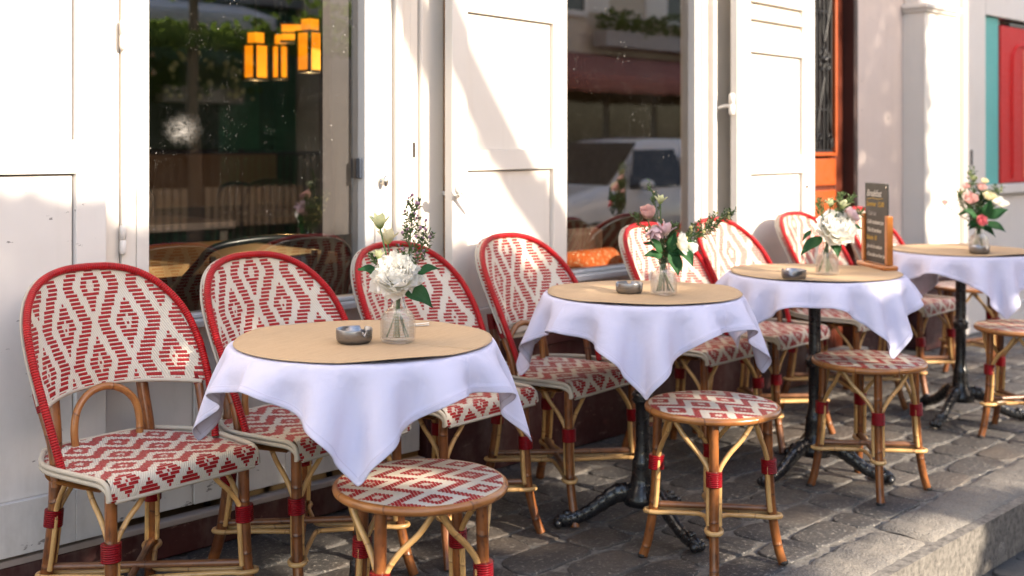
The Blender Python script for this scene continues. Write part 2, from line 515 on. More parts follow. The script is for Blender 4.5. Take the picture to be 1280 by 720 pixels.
# wood, board
def wood(name, ca, cb, rough=.35):
    m, g = mat(name, ca, rough, coat=.15)
    f = g.noise(1, 5, g.scale(g.obj(), (3, 30, 30)), .65, dist=.6)
    g.put(g.b.inputs['Base Color'], g.mix(g.rng(f, .35, .68), ca, cb))
    g.put(g.b.inputs['Normal'], g.bump(f, .15, .002))
    return m
M['oak'] = wood('light_oak', (.44, .26, .105), (.30, .16, .06))
M['teak'] = wood('menu_wood', (.48, .17, .035), (.36, .11, .02), .3)
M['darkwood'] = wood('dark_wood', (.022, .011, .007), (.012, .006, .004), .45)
m, g = mat('chalkboard', (.022, .022, .021), .6)
g.put(g.b.inputs['Base Color'], g.mix(g.rng(g.noise(9, 5, g.obj(), .6), .4, .8), (.018, .018, .017), (.055, .053, .05)))
M['board'] = m
M['chalk'] = mat('white_chalk', (.58, .56, .53), .9)[0]
M['chalky'] = mat('yellow_chalk', (.48, .32, .08), .9)[0]
M['blackmetal'] = mat('black_metal', (.014, .014, .016), .3, coat=.4)[0]
M['navy'] = mat('navy_leather', (.02, .028, .045), .4)[0]

def wicker(name, ca, cb, s=.011):
    m, g = mat(name, ca, .5)
    x, y, z = g.sep(g.obj())
    a = g.m('SINE', g.m('MULTIPLY', g.m('ADD', x, y), PI / s)); b = g.m('SINE', g.m('MULTIPLY', z, PI / s))
    k = g.m('MULTIPLY', a, b)
    g.put(g.b.inputs['Base Color'], g.mix(g.rng(k, -.5, .5), ca, cb))
    g.put(g.b.inputs['Normal'], g.bump(k, .6, .003))
    return m
M['wicker'] = wicker('brown_wicker', (.13, .065, .035), (.035, .017, .01))
M['tealwick'] = wicker('teal_woven', (.10, .30, .29), (.015, .05, .055), .016)
m, g = mat('orange_fabric', (.70, .15, .02), .8)
g.put(g.b.inputs['Base Color'], g.mix(g.m('GREATER_THAN', g.noise(60, 3, g.obj(), .6), .58), (.68, .13, .015), (.85, .50, .28)))
M['orangefab'] = m
m, g = mat('lantern_glow', (.8, .4, .05), .5)
g.b.inputs['Emission Color'].default_value = (1.0, .40, .015, 1); g.b.inputs['Emission Strength'].default_value = .40
u, v = g.uv()
g.put(g.b.inputs['Emission Color'], g.mix(g.rng(g.noise(9, 2, g.obj()), .3, .7), (1.0, .22, .002), (1.0, .34, .006)))
M['glow'] = m
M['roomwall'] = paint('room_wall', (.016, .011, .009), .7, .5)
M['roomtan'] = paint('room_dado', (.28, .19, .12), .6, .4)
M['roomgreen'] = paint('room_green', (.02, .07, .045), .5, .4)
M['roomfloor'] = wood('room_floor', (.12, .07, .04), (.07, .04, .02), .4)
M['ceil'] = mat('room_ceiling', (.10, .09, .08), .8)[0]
M['mauve'] = paint('mauve_pier', (.125, .108, .108), .6, .2)

# ground
def stone():
    m, g = mat('worn_setts', (.1, .1, .1), .5)
    p = g.pos()
    ri = g.n('ShaderNodeNewGeometry').outputs['Random Per Island']
    c = g.ramp(ri, [(0, (.036, .035, .036)), (.25, (.080, .072, .066)), (.5, (.038, .037, .038)), (.75, (.100, .090, .080)), (1, (.058, .053, .050))])
    n = g.noise(7, 6, p, .65); n2 = g.noise(75, 5, p, .7); n3 = g.noise(2.1, 3, p)
    c = g.mix(g.rng(n, .35, .7, .0, .75), c, (.042, .039, .038))
    c = g.mix(g.rng(n2, .55, .70, 0, .75), c, (.42, .38, .33))
    c = g.mix(g.rng(n3, .5, .7, 0, .35), c, (.17, .12, .08))
    g.put(g.b.inputs['Base Color'], c)
    n4 = g.noise(24, 6, p, .72); c = g.mix(g.rng(n4, .5, .68, 0, .55), c, (.20, .18, .158)); c = g.mix(g.rng(n4, .46, .32, 0, .7), c, (.035, .032, .031))
    g.put(g.b.inputs['Roughness'], g.rng(n, .3, .7, .42, .7))
    g.put(g.b.inputs['Normal'], g.bump(g.m('ADD', g.m('MULTIPLY', n, 1.0), g.m('MULTIPLY', n2, .45)), .75, .016))
    return m
M['setts'] = stone()

def mortar():
    m, g = mat('sandy_joint', (.22, .19, .15), .9)
    p = g.pos(); n = g.noise(40, 5, p, .7)
    g.put(g.b.inputs['Base Color'], g.mix(g.rng(n, .35, .65), (.22, .20, .175), (.08, .072, .065)))
    g.put(g.b.inputs['Normal'], g.bump(n, .6, .008))
    return m
M['mortar'] = mortar()

def granite():
    m, g = mat('granite_kerb', (.3, .28, .25), .7)
    p = g.pos()
    ri = g.n('ShaderNodeNewGeometry').outputs['Random Per Island']
    n = g.noise(4, 6, p, .65); n2 = g.noise(170, 3, p, .7); n3 = g.noise(22, 5, p, .7)
    c = g.mix(g.rng(n, .35, .68), (.27, .240, .200), (.150, .138, .126))
    c = g.mix(g.rng(n2, .55, .68, 0, .6), c, (.38, .35, .31))
    c = g.mix(g.rng(n2, .45, .34, 0, .6), c, (.07, .065, .06))
    c = g.mix(g.m('MULTIPLY', ri, .3), c, (.12, .11, .10))
    g.put(g.b.inputs['Base Color'], c)
    g.put(g.b.inputs['Normal'], g.bump(g.m('ADD', g.m('MULTIPLY', n3, 1.3), g.m('MULTIPLY', n2, .5)), .9, .016))
    return m
M['kerb'] = granite()

def asphalt():
    m, g = mat('road_setts', (.05, .05, .05), .6)
    p = g.pos()
    n = g.noise(5, 5, p, .6); n2 = g.noise(140, 3, p, .7)
    c = g.mix(g.rng(n, .35, .7), (.035, .034, .034), (.075, .07, .066))
    c = g.mix(g.rng(n2, .55, .7, 0, .4), c, (.13, .12, .11))
    g.put(g.b.inputs['Base Color'], c)
    g.put(g.b.inputs['Roughness'], g.rng(n, .3, .7, .35, .7))
    g.put(g.b.inputs['Normal'], g.bump(g.m('ADD', n, g.m('MULTIPLY', n2, .4)), .7, .012))
    return m
M['road'] = asphalt()

M['carpaint'] = mat('white_car_paint', (.72, .73, .75), .2, coat=1.0)[0]
M['carglass'] = mat('car_window', (.012, .014, .016), .05)[0]
M['tyre'] = mat('tyre_rubber', (.02, .02, .02), .8)[0]
M['tail'] = mat('tail_lamp', (.35, .01, .01), .2)[0]
M['headlamp'] = mat('head_lamp', (.6, .6, .62), .1, .3)[0]
M['awning'] = paint('faded_red_canvas', (.27, .085, .07), .85, .3)
M['awningwhite'] = paint('grey_white_canvas', (.60, .58, .60), .85, .3)
M['stucco'] = paint('cream_stucco', (.58, .48, .38), .85, .3)
M['green_shop'] = paint('green_shopfront', (.02, .10, .06), .4, .3)
M['zinc'] = mat('zinc_roof', (.22, .24, .27), .5, .4)[0]
M['shopglass'] = mat('dark_shop_glass', (.015, .015, .017), .08)[0]
M['terracotta'] = paint('planter_grey', (.34, .30, .28), .8, .4)
# ---------------------------------------------------------------- bistro chair
def back_y(x, z):
    yc = .188 + .078 * (z - .62) / .285
    bow = .125 - (z - .62) * .25
    return yc - bow * (abs(x) / .235) ** 2.2

ARCH = [(.218, .45), (.229, .54), (.236, .63), (.236, .71), (.222, .785), (.186, .845), (.135, .882), (.07, .900), (0, .904)]
def arch_pts(n=6):
    h = catmull([(x, 0, z) for x, z in ARCH], n)
    r = [(p.x, p.z) for p in h]
    return r + [(-x, z) for x, z in r[-2::-1]]
AR = arch_pts()
ARH = AR[:len(AR) // 2 + 1]
def half_w(z):
    best = 0
    for (x0, z0), (x1, z1) in zip(ARH, ARH[1:]):
        if z0 <= z <= z1:
            return x0 + (x1 - x0) * (z - z0) / max(z1 - z0, 1e-9)
    return 0.0

def star_loop(legs, r_in=.05, z=.15, leg_r=.017):
    """pale cane that hugs each leg and pinches in towards the middle"""
    n = len(legs); cx = sum(p[0] for p in legs) / n; cy = sum(p[1] for p in legs) / n
    order = sorted(legs, key=lambda p: math.atan2(p[1] - cy, p[0] - cx))
    pts = []
    for i, p in enumerate(order):
        d = Vector((p[0] - cx, p[1] - cy)); L = d.length; d.normalize(); t = Vector((-d.y, d.x))
        q = order[(i + 1) % n]
        dq = Vector((q[0] - cx, q[1] - cy)).normalized()
        for (a, b) in ((-.055, -.014), (-.012, -leg_r - .004), (leg_r, -leg_r * .8), (leg_r + .006, 0), (leg_r, leg_r * .8), (-.012, leg_r + .004), (-.055, .014)):
            w = Vector((cx, cy)) + d * (L + a) + t * b
            pts.append((w.x, w.y, z))
        mid = (d + dq).normalized()
        for k in (-1, 0, 1):
            dm = mid * (r_in + .004 * abs(k)) + Vector((-mid.y, mid.x)) * k * .018
            pts.append((cx + dm.x, cy + dm.y, z + .002))
    return catmull(pts, 3, True)

def leg_axis(path, z):
    for a, b in zip(path, path[1:]):
        if min(a.z, b.z) <= z <= max(a.z, b.z) and abs(a.z - b.z) > 1e-6:
            return a.lerp(b, (z - a.z) / (b.z - a.z))
    return path[-1] if abs(path[-1].z - z) < abs(path[0].z - z) else path[0]

def braces(root_leg, path, targets, top_z, rad=.0068, off=.0165, zb=.285, mats=('cane', 'redband')):
    """two canes strapped to a leg that fork out under the seat, and the red binding"""
    for tg in targets:
        base = leg_axis(path, zb)
        d = Vector((tg[0] - base.x, tg[1] - base.y, 0)); D = d.length; d.normalize()
        pts = []
        for z in (.155, .20, .25, zb, .31):
            a = leg_axis(path, z); pts.append((a.x + d.x * off, a.y + d.y * off, z))
        for k, z in ((.045, .352), (.085, .392), (.115, top_z - .006)):
            a = leg_axis(path, z); pts.append((a.x + d.x * k, a.y + d.y * k, z))
        MB().tube(catmull(pts, 4), rad, 8).build('brace', M[mats[0]], root_leg)
    a, b = leg_axis(path, zb - .02), leg_axis(path, zb + .022)
    MB().tube([a.lerp(b, k / 6) for k in range(7)], .0240, 14, squash=.93).build('binding', M[mats[1]], root_leg)

def make_chair():
    t = thing('bistro_chair', 'x', 'chair')
    # --- seat: woven top that rolls down at the front
    def hw(y):   # y: +.19 back ... -.19 front
        s = (.19 - y) / .38
        return .150 + .078 * math.sin(min(1, s / .42) * PI / 2) - max(0, s - .5) * .045
    prof = []
    for k in range(19): prof.append((.19 - .36 * k / 18, .462 - .007 * math.sin(PI * k / 18)))
    for k in range(1, 7):
        a = PI / 2 * k / 6; prof.append((-.17 - .03 * math.sin(a), .462 - .03 * (1 - math.cos(a))))
    prof += [(-.201, .42), (-.200, .410)]
    arc = [0]
    for a, b in zip(prof, prof[1:]): arc.append(arc[-1] + math.hypot(b[0] - a[0], b[1] - a[1]))
    nu, nv = 26, len(prof) - 1
    def top(u, v):
        y, z = prof[round(v * nv)]; w = hw(max(y, -.17)); x = w * (2 * u - 1)
        rear = .03 * (1 - (2 * u - 1) ** 2) if y > .17 else 0
        z -= .010 * abs(2 * u - 1) ** 5 if y > -.17 else 0
        return (x, y + rear * .0, z)
    b = MB()
    b.grid(top, nu, nv, lambda u, v: (hw(max(prof[round(v * nv)][0], -.17)) * (2 * u - 1), arc[round(v * nv)]))
    def under(u, v):
        x, y, z = top(u, v)
        return (x * .985, min(y, .188) + (.006 if y < -.18 else 0), z - .026 if y > -.168 else max(z - .004, .409))
    seat = b.build('seat', M['weave_seat'], t)
    MB().grid(under, nu, nv, None, flip=True).build('seat_base', M['bamboo2'], seat)
    # cream double binding along the sides and back
    for dz in (.0, -.0125):
        e = MB()
        pts = [(-hw(-.17) - .002, -.197, .414)] if dz == 0 else [(-hw(-.17) - .002, -.192, .410)]
        pts += [(-hw(-.17) - .003, -.190, .443 + dz), (-hw(-.15) - .004, -.165, .455 + dz)]
        for k in range(9): y = -.13 + .32 * k / 8; pts.append((-hw(y) - .005, y, .456 + dz))
        full = pts + [(-.11, .2, .456 + dz), (0, .203, .456 + dz)]
        full = full + [(-p[0], p[1], p[2]) for p in full[-2::-1]]
        e.tube(catmull(full, 3), .0064, 8)
        e.build('seat_edge', M['cream_edge'], seat)
    e = MB().tube([(-.196 + .392 * k / 10, -.199, .409) for k in range(11)], .005, 8)
    e.build('front_edge', M['cream_edge'], seat)
    # --- backrest: front skin, back skin and woven sides
    zs = [.603 + (.896 - .603) * (1 - (1 - k / 26) ** 1.7) for k in range(27)]
    TH = .024
    def front(u, v):
        z = zs[round(v * 26)]; w = half_w(z) * .985; x = w * (2 * u - 1)
        zz = z - (.0 if v > .02 else .012 * (2 * u - 1) ** 2)
        return (x, back_y(x, z), zz)
    def fuv(u, v):
        z = zs[round(v * 26)]; return (half_w(z) * (2 * u - 1) * 1.06, z)
    b = MB().grid(front, 30, 26, fuv)
    def rear(u, v):
        x, y, z = front(u, v); return (x * 1.0, y + TH, z)
    b.grid(rear, 30, 26, fuv, flip=True)
    # bottom and sides
    b.grid(lambda u, v: (front(u, 0)[0], front(u, 0)[1] + TH * v, front(u, 0)[2] - .004 * math.sin(PI * v)), 30, 4, lambda u, v: (0.0371, .7), flip=True)
    for s in (0, 1):
        b.grid(lambda u, v, s=s: (lambda p: (p[0], p[1] + TH * u, p[2]))(front(s, v)), 3, 26,
               lambda u, v: (u * .03 + .02, zs[round(v * 26)]), flip=(s == 0))
    back = b.build('backrest', M['weave_back'], t)
    # red wrapped rim in front, thin cream rim behind
    rp = [(x * 1.005, back_y(x, z) - .004, z) for x, z in AR]
    MB().tube(rp, .0100, 12).build('rim', M['redwrap'], back)
    rb = [(x * 1.0, back_y(x, z) + TH + .002, z - .004) for x, z in AR if z > .6]
    MB().tube(rb, .0042, 8).build('back_edge', M['cream_edge'], back)
    MB().tube([(front(k / 20, 0)[0] * .98, front(k / 20, 0)[1] + .006, front(k / 20, 0)[2] - .003) for k in range(21)], .0065, 8).build('lower_edge', M['cream_edge'], back)
    # --- bamboo uprights beside the rim
    for s in (-1, 1):
        p = [(s * .212, back_y(.212, .45) + .026, .405), (s * .216, back_y(.22, .5) + .026, .5), (s * .224, back_y(.226, .58) + .024, .58), (s * .226, back_y(.228, .63) + .022, .625)]
        c = catmull(p, 5)
        up = MB().tube(c, .0115, 10).build('upright', M['bamboo'], t)
        MB().tube([q for q in c if q.z > .575], .0128, 12).build('binding', M['redband'], up)
    # --- bent hoop between the rear legs
    hp = [(-.092, .156, .445), (-.094, .160, .50), (-.082, .166, .548), (-.048, .174, .582), (0, .177, .595)]
    hp = hp + [(-x, y, z) for x, y, z in hp[-2::-1]]
    MB().tube(catmull(hp, 5), .0098, 10).build('hoop', M['bamboo2'], t)
    # --- legs
    fl = {}
    for s in (-1, 1):
        p = catmull([(s * .188, -.165, .447), (s * .189, -.168, .30), (s * .193, -.176, .15), (s * .203, -.197, .05), (s * .213, -.212, 0)], 5)
        fl[('f', s)] = p
        q = catmull([(s * .128, .213, .64), (s * .130, .196, .55), (s * .135, .178, .455), (s * .142, .172, .30), (s * .152, .188, .15), (s * .163, .215, .05), (s * .168, .228, 0)], 5)
        fl[('r', s)] = q
    tg = {('f', -1): [(0, -.165), (-.185, .02)], ('f', 1): [(0, -.165), (.185, .02)], ('r', -1): [(0, .178), (-.18, .0)], ('r', 1): [(0, .178), (.18, .0)]}
    for (k, s), p in fl.items():
        lg = MB().tube(p, .0142 if k == 'f' else .0160, 12).build('leg', M['bamboo'], t)
        braces(lg, p, tg[(k, s)], .447)
        if k == 'r':
            MB().tube([q for q in p if q.z > .572], .0178, 12).build('top_binding', M['redband'], lg)
    # --- crossed stretchers and the cane that loops round them
    L = [leg_axis(p, .15) for p in fl.values()]
    a = [fl[('f', -1)], fl[('r', 1)], fl[('f', 1)], fl[('r', -1)]]
    for i in (0, 2):
        p0, p1 = leg_axis(a[i], .152 + .004 * i), leg_axis(a[i + 1], .152 + .004 * i)
        MB().tube([p0.lerp(p1, k / 6) for k in range(7)], .0095, 8).build('stretcher', M['bar'], t)
    MB().tube(star_loop([tuple(p) for p in L], .05, .140), .0068, 8, True).build('cane_loop', M['cane'], t)
    return t

# ---------------------------------------------------------------- bistro stool
def make_stool():
    t = thing('bistro_stool', 'x', 'stool')
    R = .190
    b = MB()
    b.grid(lambda u, v: (R * v * math.cos(2 * PI * u), R * v * math.sin(2 * PI * u), .462 + .006 * (1 - v * v)), 56, 12,
           lambda u, v: (R * v * math.cos(2 * PI * u), R * v * math.sin(2 * PI * u)))
    b.grid(lambda u, v: (R * v * math.cos(2 * PI * u), R * v * math.sin(2 * PI * u), .446), 40, 3, lambda u, v: (0, 0), flip=True)
    seat = b.build('seat', M['weave_stool'], t)
    ring = [(R * 1.0 * math.cos(2 * PI * k / 64), R * 1.0 * math.sin(2 * PI * k / 64), .452) for k in range(64)]
    MB().tube(ring, .0105, 12, True).build('rim', M['bamboo2'], seat)
    P = []
    for k in range(4):
        a = PI / 4 + k * PI / 2
        c, s = math.cos(a), math.sin(a)
        p = catmull([(c * r, s * r, z) for r, z in ((.160, .446), (.163, .32), (.170, .18), (.188, .06), (.205, 0))], 5)
        P.append((a, p))
    for a, p in P:
        lg = MB().tube(p, .0140, 12).build('leg', M['bamboo'], t)
        tgs = [(.17 * math.cos(a + d), .17 * math.sin(a + d)) for d in (PI / 4, -PI / 4)]
        braces(lg, p, tgs, .440, rad=.0072)
        MB().lathe([(0, 0), (.0148, 0), (.0148, .008), (.013, .010)], 12, tuple(p[-1])).build('foot_cap', M['rubber'], lg)
    for i in (0, 1):
        p0, p1 = leg_axis(P[i][1], .152 + .008 * i), leg_axis(P[i + 2][1], .152 + .008 * i)
        MB().tube([p0.lerp(p1, k / 6) for k in range(7)], .0095, 8).build('stretcher', M['bar'], t)
    MB().tube(star_loop([tuple(leg_axis(p, .14)) for a, p in P], .045, .140), .0072, 8, True).build('cane_loop', M['cane'], t)
    return t

CH = [  # x, y, yaw, label
    (1.408, 2.745, 5.5, 'woven bistro chair first in the row, its back to the hinged white shutter'),
    (1.908, 2.740, 7, 'woven bistro chair before the big window with amber lanterns, behind the drooping left cloth corner'),
    (2.430, 2.738, 5, 'woven bistro chair directly behind the white peony vase of the nearest table'),
    (2.965, 2.735, 6, 'woven bistro chair casting a round shadow on the white shutter, under the tied iron hook'),
    (3.755, 2.745, 2, 'woven bistro chair seen behind the mixed pink and white bouquet, beside the orange cushion'),
    (4.235, 2.745, 3, 'woven bistro chair below the white window moulding, half behind the long leafy sprigs'),
    (4.895, 2.745, 2, 'woven bistro chair in front of the louvred white shutter, behind the second white peony'),
    (5.500, 2.745, 3, 'woven bistro chair hidden mostly behind the chalkboard menu, below the orange door'),
]
chair0 = make_chair()
for i, (x, y, a, lab) in enumerate(CH):
    c = chair0 if i == 0 else copy_tree(chair0)
    c.location = (x, y, 0); c.rotation_euler = (0, 0, math.radians(a))
    c['label'] = lab; c['group'] = 'woven bistro chairs along the facade'

ST = [
    (1.720, 2.025, 62, 'round woven stool under the front corner of the nearest tablecloth'),
    (2.846, 2.020, -8, 'round woven stool beside the cast iron foot of the table with two leaning sprigs'),
    (3.845, 2.050, -6, 'round woven stool touched by the cloth tip of the table with the chalkboard menu'),
    (5.015, 1.960, 12, 'round woven stool at the kerb side of the farthest table, cut by the picture edge'),
    (6.270, 2.740, 30, 'round bamboo stool standing behind the farthest table by the pale wall'),
]
stool0 = make_stool()
for i, (x, y, a, lab) in enumerate(ST):
    c = stool0 if i == 0 else copy_tree(stool0)
    c.location = (x, y, 0); c.rotation_euler = (0, 0, math.radians(a))
    c['label'] = lab; c['group'] = 'woven bistro stools'

# ---------------------------------------------------------------- pedestal tables
TR = .322; TZ = .748
def make_table():
    t = thing('bistro_table', 'x', 'table')
    b = MB().lathe([(0, TZ - .030), (TR - .020, TZ - .030), (TR - .014, TZ - .024), (TR - .014, TZ - .010), (TR - .019, TZ - .004), (0, TZ - .004)], 64)
    b.build('table_top', M['oak'], t)
    prof = [(.0, .075), (.060, .075), (.062, .10), (.052, .115), (.050, .125), (.040, .135), (.037, .16), (.033, .205), (.034, .212), (.028, .222), (.026, .24),
            (.0225, .26), (.0225, .33), (.0225, .395), (.030, .402), (.034, .41), (.030, .418), (.035, .426), (.030, .434), (.024, .440),
            (.0225, .45), (.0225, .55), (.0225, .66), (.030, .68), (.05, .705), (.09, .719), (.0, .719)]
    b = MB().lathe(prof, 28)
    b.build('column', M['iron'], t)
    for k in range(3):
        a = k * 2 * PI / 3
        cen = [(.03, .112, .034), (.06, .118, .036), (.09, .112, .034), (.125, .092, .030), (.16, .068, .027), (.195, .046, .025), (.228, .032, .024), (.256, .026, .026), (.278, .024, .026), (.296, .022, .018), (.304, .019, .008)]
        pts = catmull([(r, 0, z) for r, z, w in cen], 4); rad = catmull([(w, 0, 0) for r, z, w in cen], 4)
        b = MB()
        rr = []
        for i, q in enumerate(rad):
            bead = 1 + .05 * math.sin(i * 1.9)
            rr.append(q.x * bead * .95)
        b.tube(pts, rr, 14, squash=.78)
        # acanthus scrolls along the top and the claw toes
        for i in range(3, len(pts) - 5, 3):
            p = pts[i]; b.blob((p.x, 0, p.z + rr[i] * .8), .008, 8, 5, .7)
            for s in (-1, 1): b.blob((p.x, s * rr[i] * .62, p.z + rr[i] * .38), .0065, 8, 5, .9)
        for s in (-1, 0, 1): b.blob((.294, s * .017, .016), .0155, 10, 6, 1.0)
        b.blob((.262, 0, .046), .017, 10, 6, .8)
        b.xf(Matrix.Rotation(a, 4, 'Z') @ Matrix.Diagonal((.93, .86, .95, 1)))
        b.build('foot', M['iron'], t)
    return t

TB = [
    (1.738, 2.262, 100, 'round pedestal table nearest the camera, under the white cloth with the folded slip', 230, 5),
    (2.935, 2.355, 136, 'round pedestal table on a black iron tripod, carrying the bouquet with long leaning sprigs', 221, 8),
    (3.856, 2.275, 170, 'round pedestal table carrying the chalkboard menu and a white peony', 255, 14),
    (5.140, 2.290, 182, 'farthest round pedestal table with the red rose posy, before the pale wall', 232, 11),
]

def drape(angle, seed, S=.82, N=57, ox=0.0, oy=0.0, bend=.25, shear=.75, steps=190, its=14, skew=0.0):
    """square cotton cloth settling over a round top (position based dynamics)"""
    rg = np.random.default_rng(seed)
    h = S / (N - 1)
    g = (np.arange(N) / (N - 1) - .5) * S
    X = np.zeros((N, N, 3))
    gx, gy = np.meshgrid(g, g, indexing='ij')
    c, s = math.cos(angle - PI / 4), math.sin(angle - PI / 4)
    X[..., 0] = gx * c - gy * s + ox; X[..., 1] = gx * s + gy * c + oy; X[..., 2] = TZ + .004
    rr0 = np.hypot(X[..., 0], X[..., 1]); aa = np.arctan2(X[..., 1], X[..., 0])
    over = np.maximum(0, rr0 - TR)
    X[..., 2] -= over * .55
    for k in range(4):
        m_ = rg.integers(5, 12); ph = rg.uniform(0, 6.28)
        w_ = .035 * over * np.sin(m_ * aa + ph)
        X[..., 2] += w_ * 2; X[..., 0] += w_ * np.cos(aa); X[..., 1] += w_ * np.sin(aa)
    V = np.zeros_like(X)
    cons = []
    def span(axis, k, stiff):
        for par in (0, 1):
            idx = np.array([i for i in range(N - k) if (i // k) % 2 == par])
            cons.append((axis, k, idx, h * k, stiff))
    span(0, 1, 1.0); span(1, 1, 1.0); span(0, 2, bend * 2); span(1, 2, bend * 2); span(0, 4, bend); span(1, 4, bend)
    def project(A, B, rest, st):
        d = B - A; L = np.sqrt((d * d).sum(-1, keepdims=True)) + 1e-9
        corr = d * (.5 * st * (L - rest) / L)
        return A + corr, B - corr
    R = TR + .004; zt = TZ + .0025
    dt = 1 / 60
    for step in range(steps):
        V[..., 2] -= 9.8 * dt
        V *= .97 if step < steps * .6 else .88
        P = X + V * dt
        for it in range(its):
            for (ax, k, idx, rest, st) in cons:
                if ax == 0:
                    a, b_ = project(P[idx], P[idx + k], rest, st); P[idx] = a; P[idx + k] = b_
                else:
                    a, b_ = project(P[:, idx], P[:, idx + k], rest, st); P[:, idx] = a; P[:, idx + k] = b_
            for par in (0, 1):
                i = np.arange(par, N - 1, 2)
                a, b_ = project(P[i, :-1], P[i + 1, 1:], h * 1.41421, shear); P[i, :-1] = a; P[i + 1, 1:] = b_
                a, b_ = project(P[i, 1:], P[i + 1, :-1], h * 1.41421, shear); P[i, 1:] = a; P[i + 1, :-1] = b_
            r = np.hypot(P[..., 0], P[..., 1])
            ins = (r < R) & (P[..., 2] < zt) & (P[..., 2] > TZ - .25)
            up = ins & ((zt - P[..., 2]) < (R - r) + .012)
            P[..., 2][up] = zt
            sd = ins & ~up & (P[..., 2] > TZ - .03)
            f = np.where(sd, R / np.maximum(r, 1e-6), 1.0)
            P[..., 0] *= f; P[..., 1] *= f
            P[..., 0][up] = .5 * P[..., 0][up] + .5 * X[..., 0][up]; P[..., 1][up] = .5 * P[..., 1][up] + .5 * X[..., 1][up]
        V = (P - X) / dt; X = P
    r = np.hypot(X[..., 0], X[..., 1]); X[..., 2] = np.where(r < R - .012, np.minimum(X[..., 2], zt), X[..., 2])
    # starched cotton stands away from the table
    r = np.hypot(X[..., 0], X[..., 1]); drop = np.maximum(0, zt - .012 - X[..., 2]); k = 1 + .24 * drop / np.maximum(r, .1)
    X[..., 0] *= k; X[..., 1] *= k; X[..., 2] += .05 * drop
    verts = [tuple(p) for p in X.reshape(-1, 3)]
    b = MB()
    faces = []; uvs = []
    for i in range(N - 1):
        for j in range(N - 1):
            faces.append((i * N + j, (i + 1) * N + j, (i + 1) * N + j + 1, i * N + j + 1))
            uvs.append([(a / (N - 1), c_ / (N - 1)) for a, c_ in ((i, j), (i + 1, j), (i + 1, j + 1), (i, j + 1))])
    b.add(verts, faces, uvs)
    o = b.build('tablecloth', M['cloth'])
    m = o.modifiers.new('Subdivision', 'SUBSURF'); m.levels = 1; m.render_levels = 2
    m = o.modifiers.new('Solidify', 'SOLIDIFY'); m.thickness = .0014; m.offset = 1
    return o

def paper_round(seed):
    rg = random.Random(seed)
    ph = [rg.uniform(0, 6.28) for _ in range(4)]
    R = .312
    def f(u, v):
        a = 2 * PI * u
        w = (.0036 * math.sin(3 * a + ph[0]) + .0024 * math.sin(5 * a + ph[1])) * v ** 6
        return (R * v * math.cos(a), R * v * math.sin(a), .0012 + max(0, w) + .0006 * (math.sin(9 * v + 2 * a + ph[2]) + 1))
    b = MB().grid(f, 96, 20, lambda u, v: (R * v * math.cos(2 * PI * u), R * v * math.sin(2 * PI * u)))
    o = b.build('paper_place_mat', M['kraft'])
    m = o.modifiers.new('Solidify', 'SOLIDIFY'); m.thickness = .0007; m.offset = 1
    return o

CL = ['white square tablecloth with three hanging points over the nearest table', 'white tablecloth whose front point hangs before the iron column beside the second stool',
      'white tablecloth whose tip touches a woven stool, under the chalkboard menu', 'white tablecloth on the farthest table, its left side opening to a shaded hollow']
PL = ['round brown kraft paper under the cut glass vase with the folded slip beside it', 'round brown kraft paper under the bouquet of pink blooms and long sprigs',
      'round brown kraft paper under the chalkboard menu stand', 'round brown kraft paper under the small red rose posy']
table0 = make_table()
for i, (x, y, a, lab, ca, sd) in enumerate(TB):
    t = table0 if i == 0 else copy_tree(table0)
    t.location = (x, y, 0); t.rotation_euler = (0, 0, math.radians(a))
    t['label'] = lab; t['group'] = 'round bistro tables'
    c = drape(math.radians(ca), sd, S=(.802, .82, .82, .82)[i], ox=(.004, -.006, .005, 0)[i], oy=(-.006, .004, .0, .005)[i])
    c.location = (x, y, 0); tag(c, CL[i], 'tablecloth', 'white tablecloths')
    p = paper_round(sd); p.location = (x + (.0, .004, -.002, .003)[i], y - .004, TZ + .0072); p.rotation_euler = (0, 0, sd)
    tag(p, PL[i], 'paper mat', 'kraft paper rounds')
TOP = TZ + .0102

# ---------------------------------------------------------------- ashtrays
def make_ashtray():
    t = thing('ashtray', 'x', 'ashtray')
    R = .043; H = .033; n = 72
    prof = [(.0, .003), (R - .003, .003), (R - .002, .006), (R - .0012, H - .001), (R, H), (R + .0006, H - .002), (R, .008), (R - .002, .0055), (R - .0045, .005), (R - .005, .0), (0, 0)]
    b = MB()
    notch = [(k * 2 * PI / 3, .13) for k in range(3)]
    verts = []
    for (r, z) in prof:
        for k in range(n):
            a = 2 * PI * k / n
            zz = z
            if z > .02:
                for na, w in notch:
                    d = (a - na + PI) % (2 * PI) - PI
                    if abs(d) < w: zz = min(z, H - .011 + .008 * (abs(d) / w) ** 3)
            verts.append((r * math.cos(a), r * math.sin(a), zz))
    faces = []
    for i in range(len(prof) - 1):
        for k in range(n):
            faces.append((i * n + k, i * n + (k + 1) % n, (i + 1) * n + (k + 1) % n, (i + 1) * n + k))
    b.add(verts, faces)
    b.build('bowl', M['steel'], t)
    b = MB()
    for na, w in notch:
        c, s = math.cos(na), math.sin(na)
        b.tube([(c * (R - .001), s * (R - .001), H - .0105), (c * (R - .010), s * (R - .010), H - .012), (c * (R - .017), s * (R - .017), H - .016)], .0035, 8, squash=.4)
    b.build('cigarette_rest', M['steel'], t)
    return t
AS = [(1.690, 2.235, 25, 'notched steel ashtray beside the cut glass vase on the nearest table'), (2.880, 2.365, 40, 'steel ashtray on the paper left of the vase with long leaning sprigs'),
      (3.598, 2.205, 80, 'small steel ashtray at the paper edge of the chalkboard table'), (5.012, 2.150, 10, 'steel ashtray close in front of the red rose posy')]
ash0 = make_ashtray()
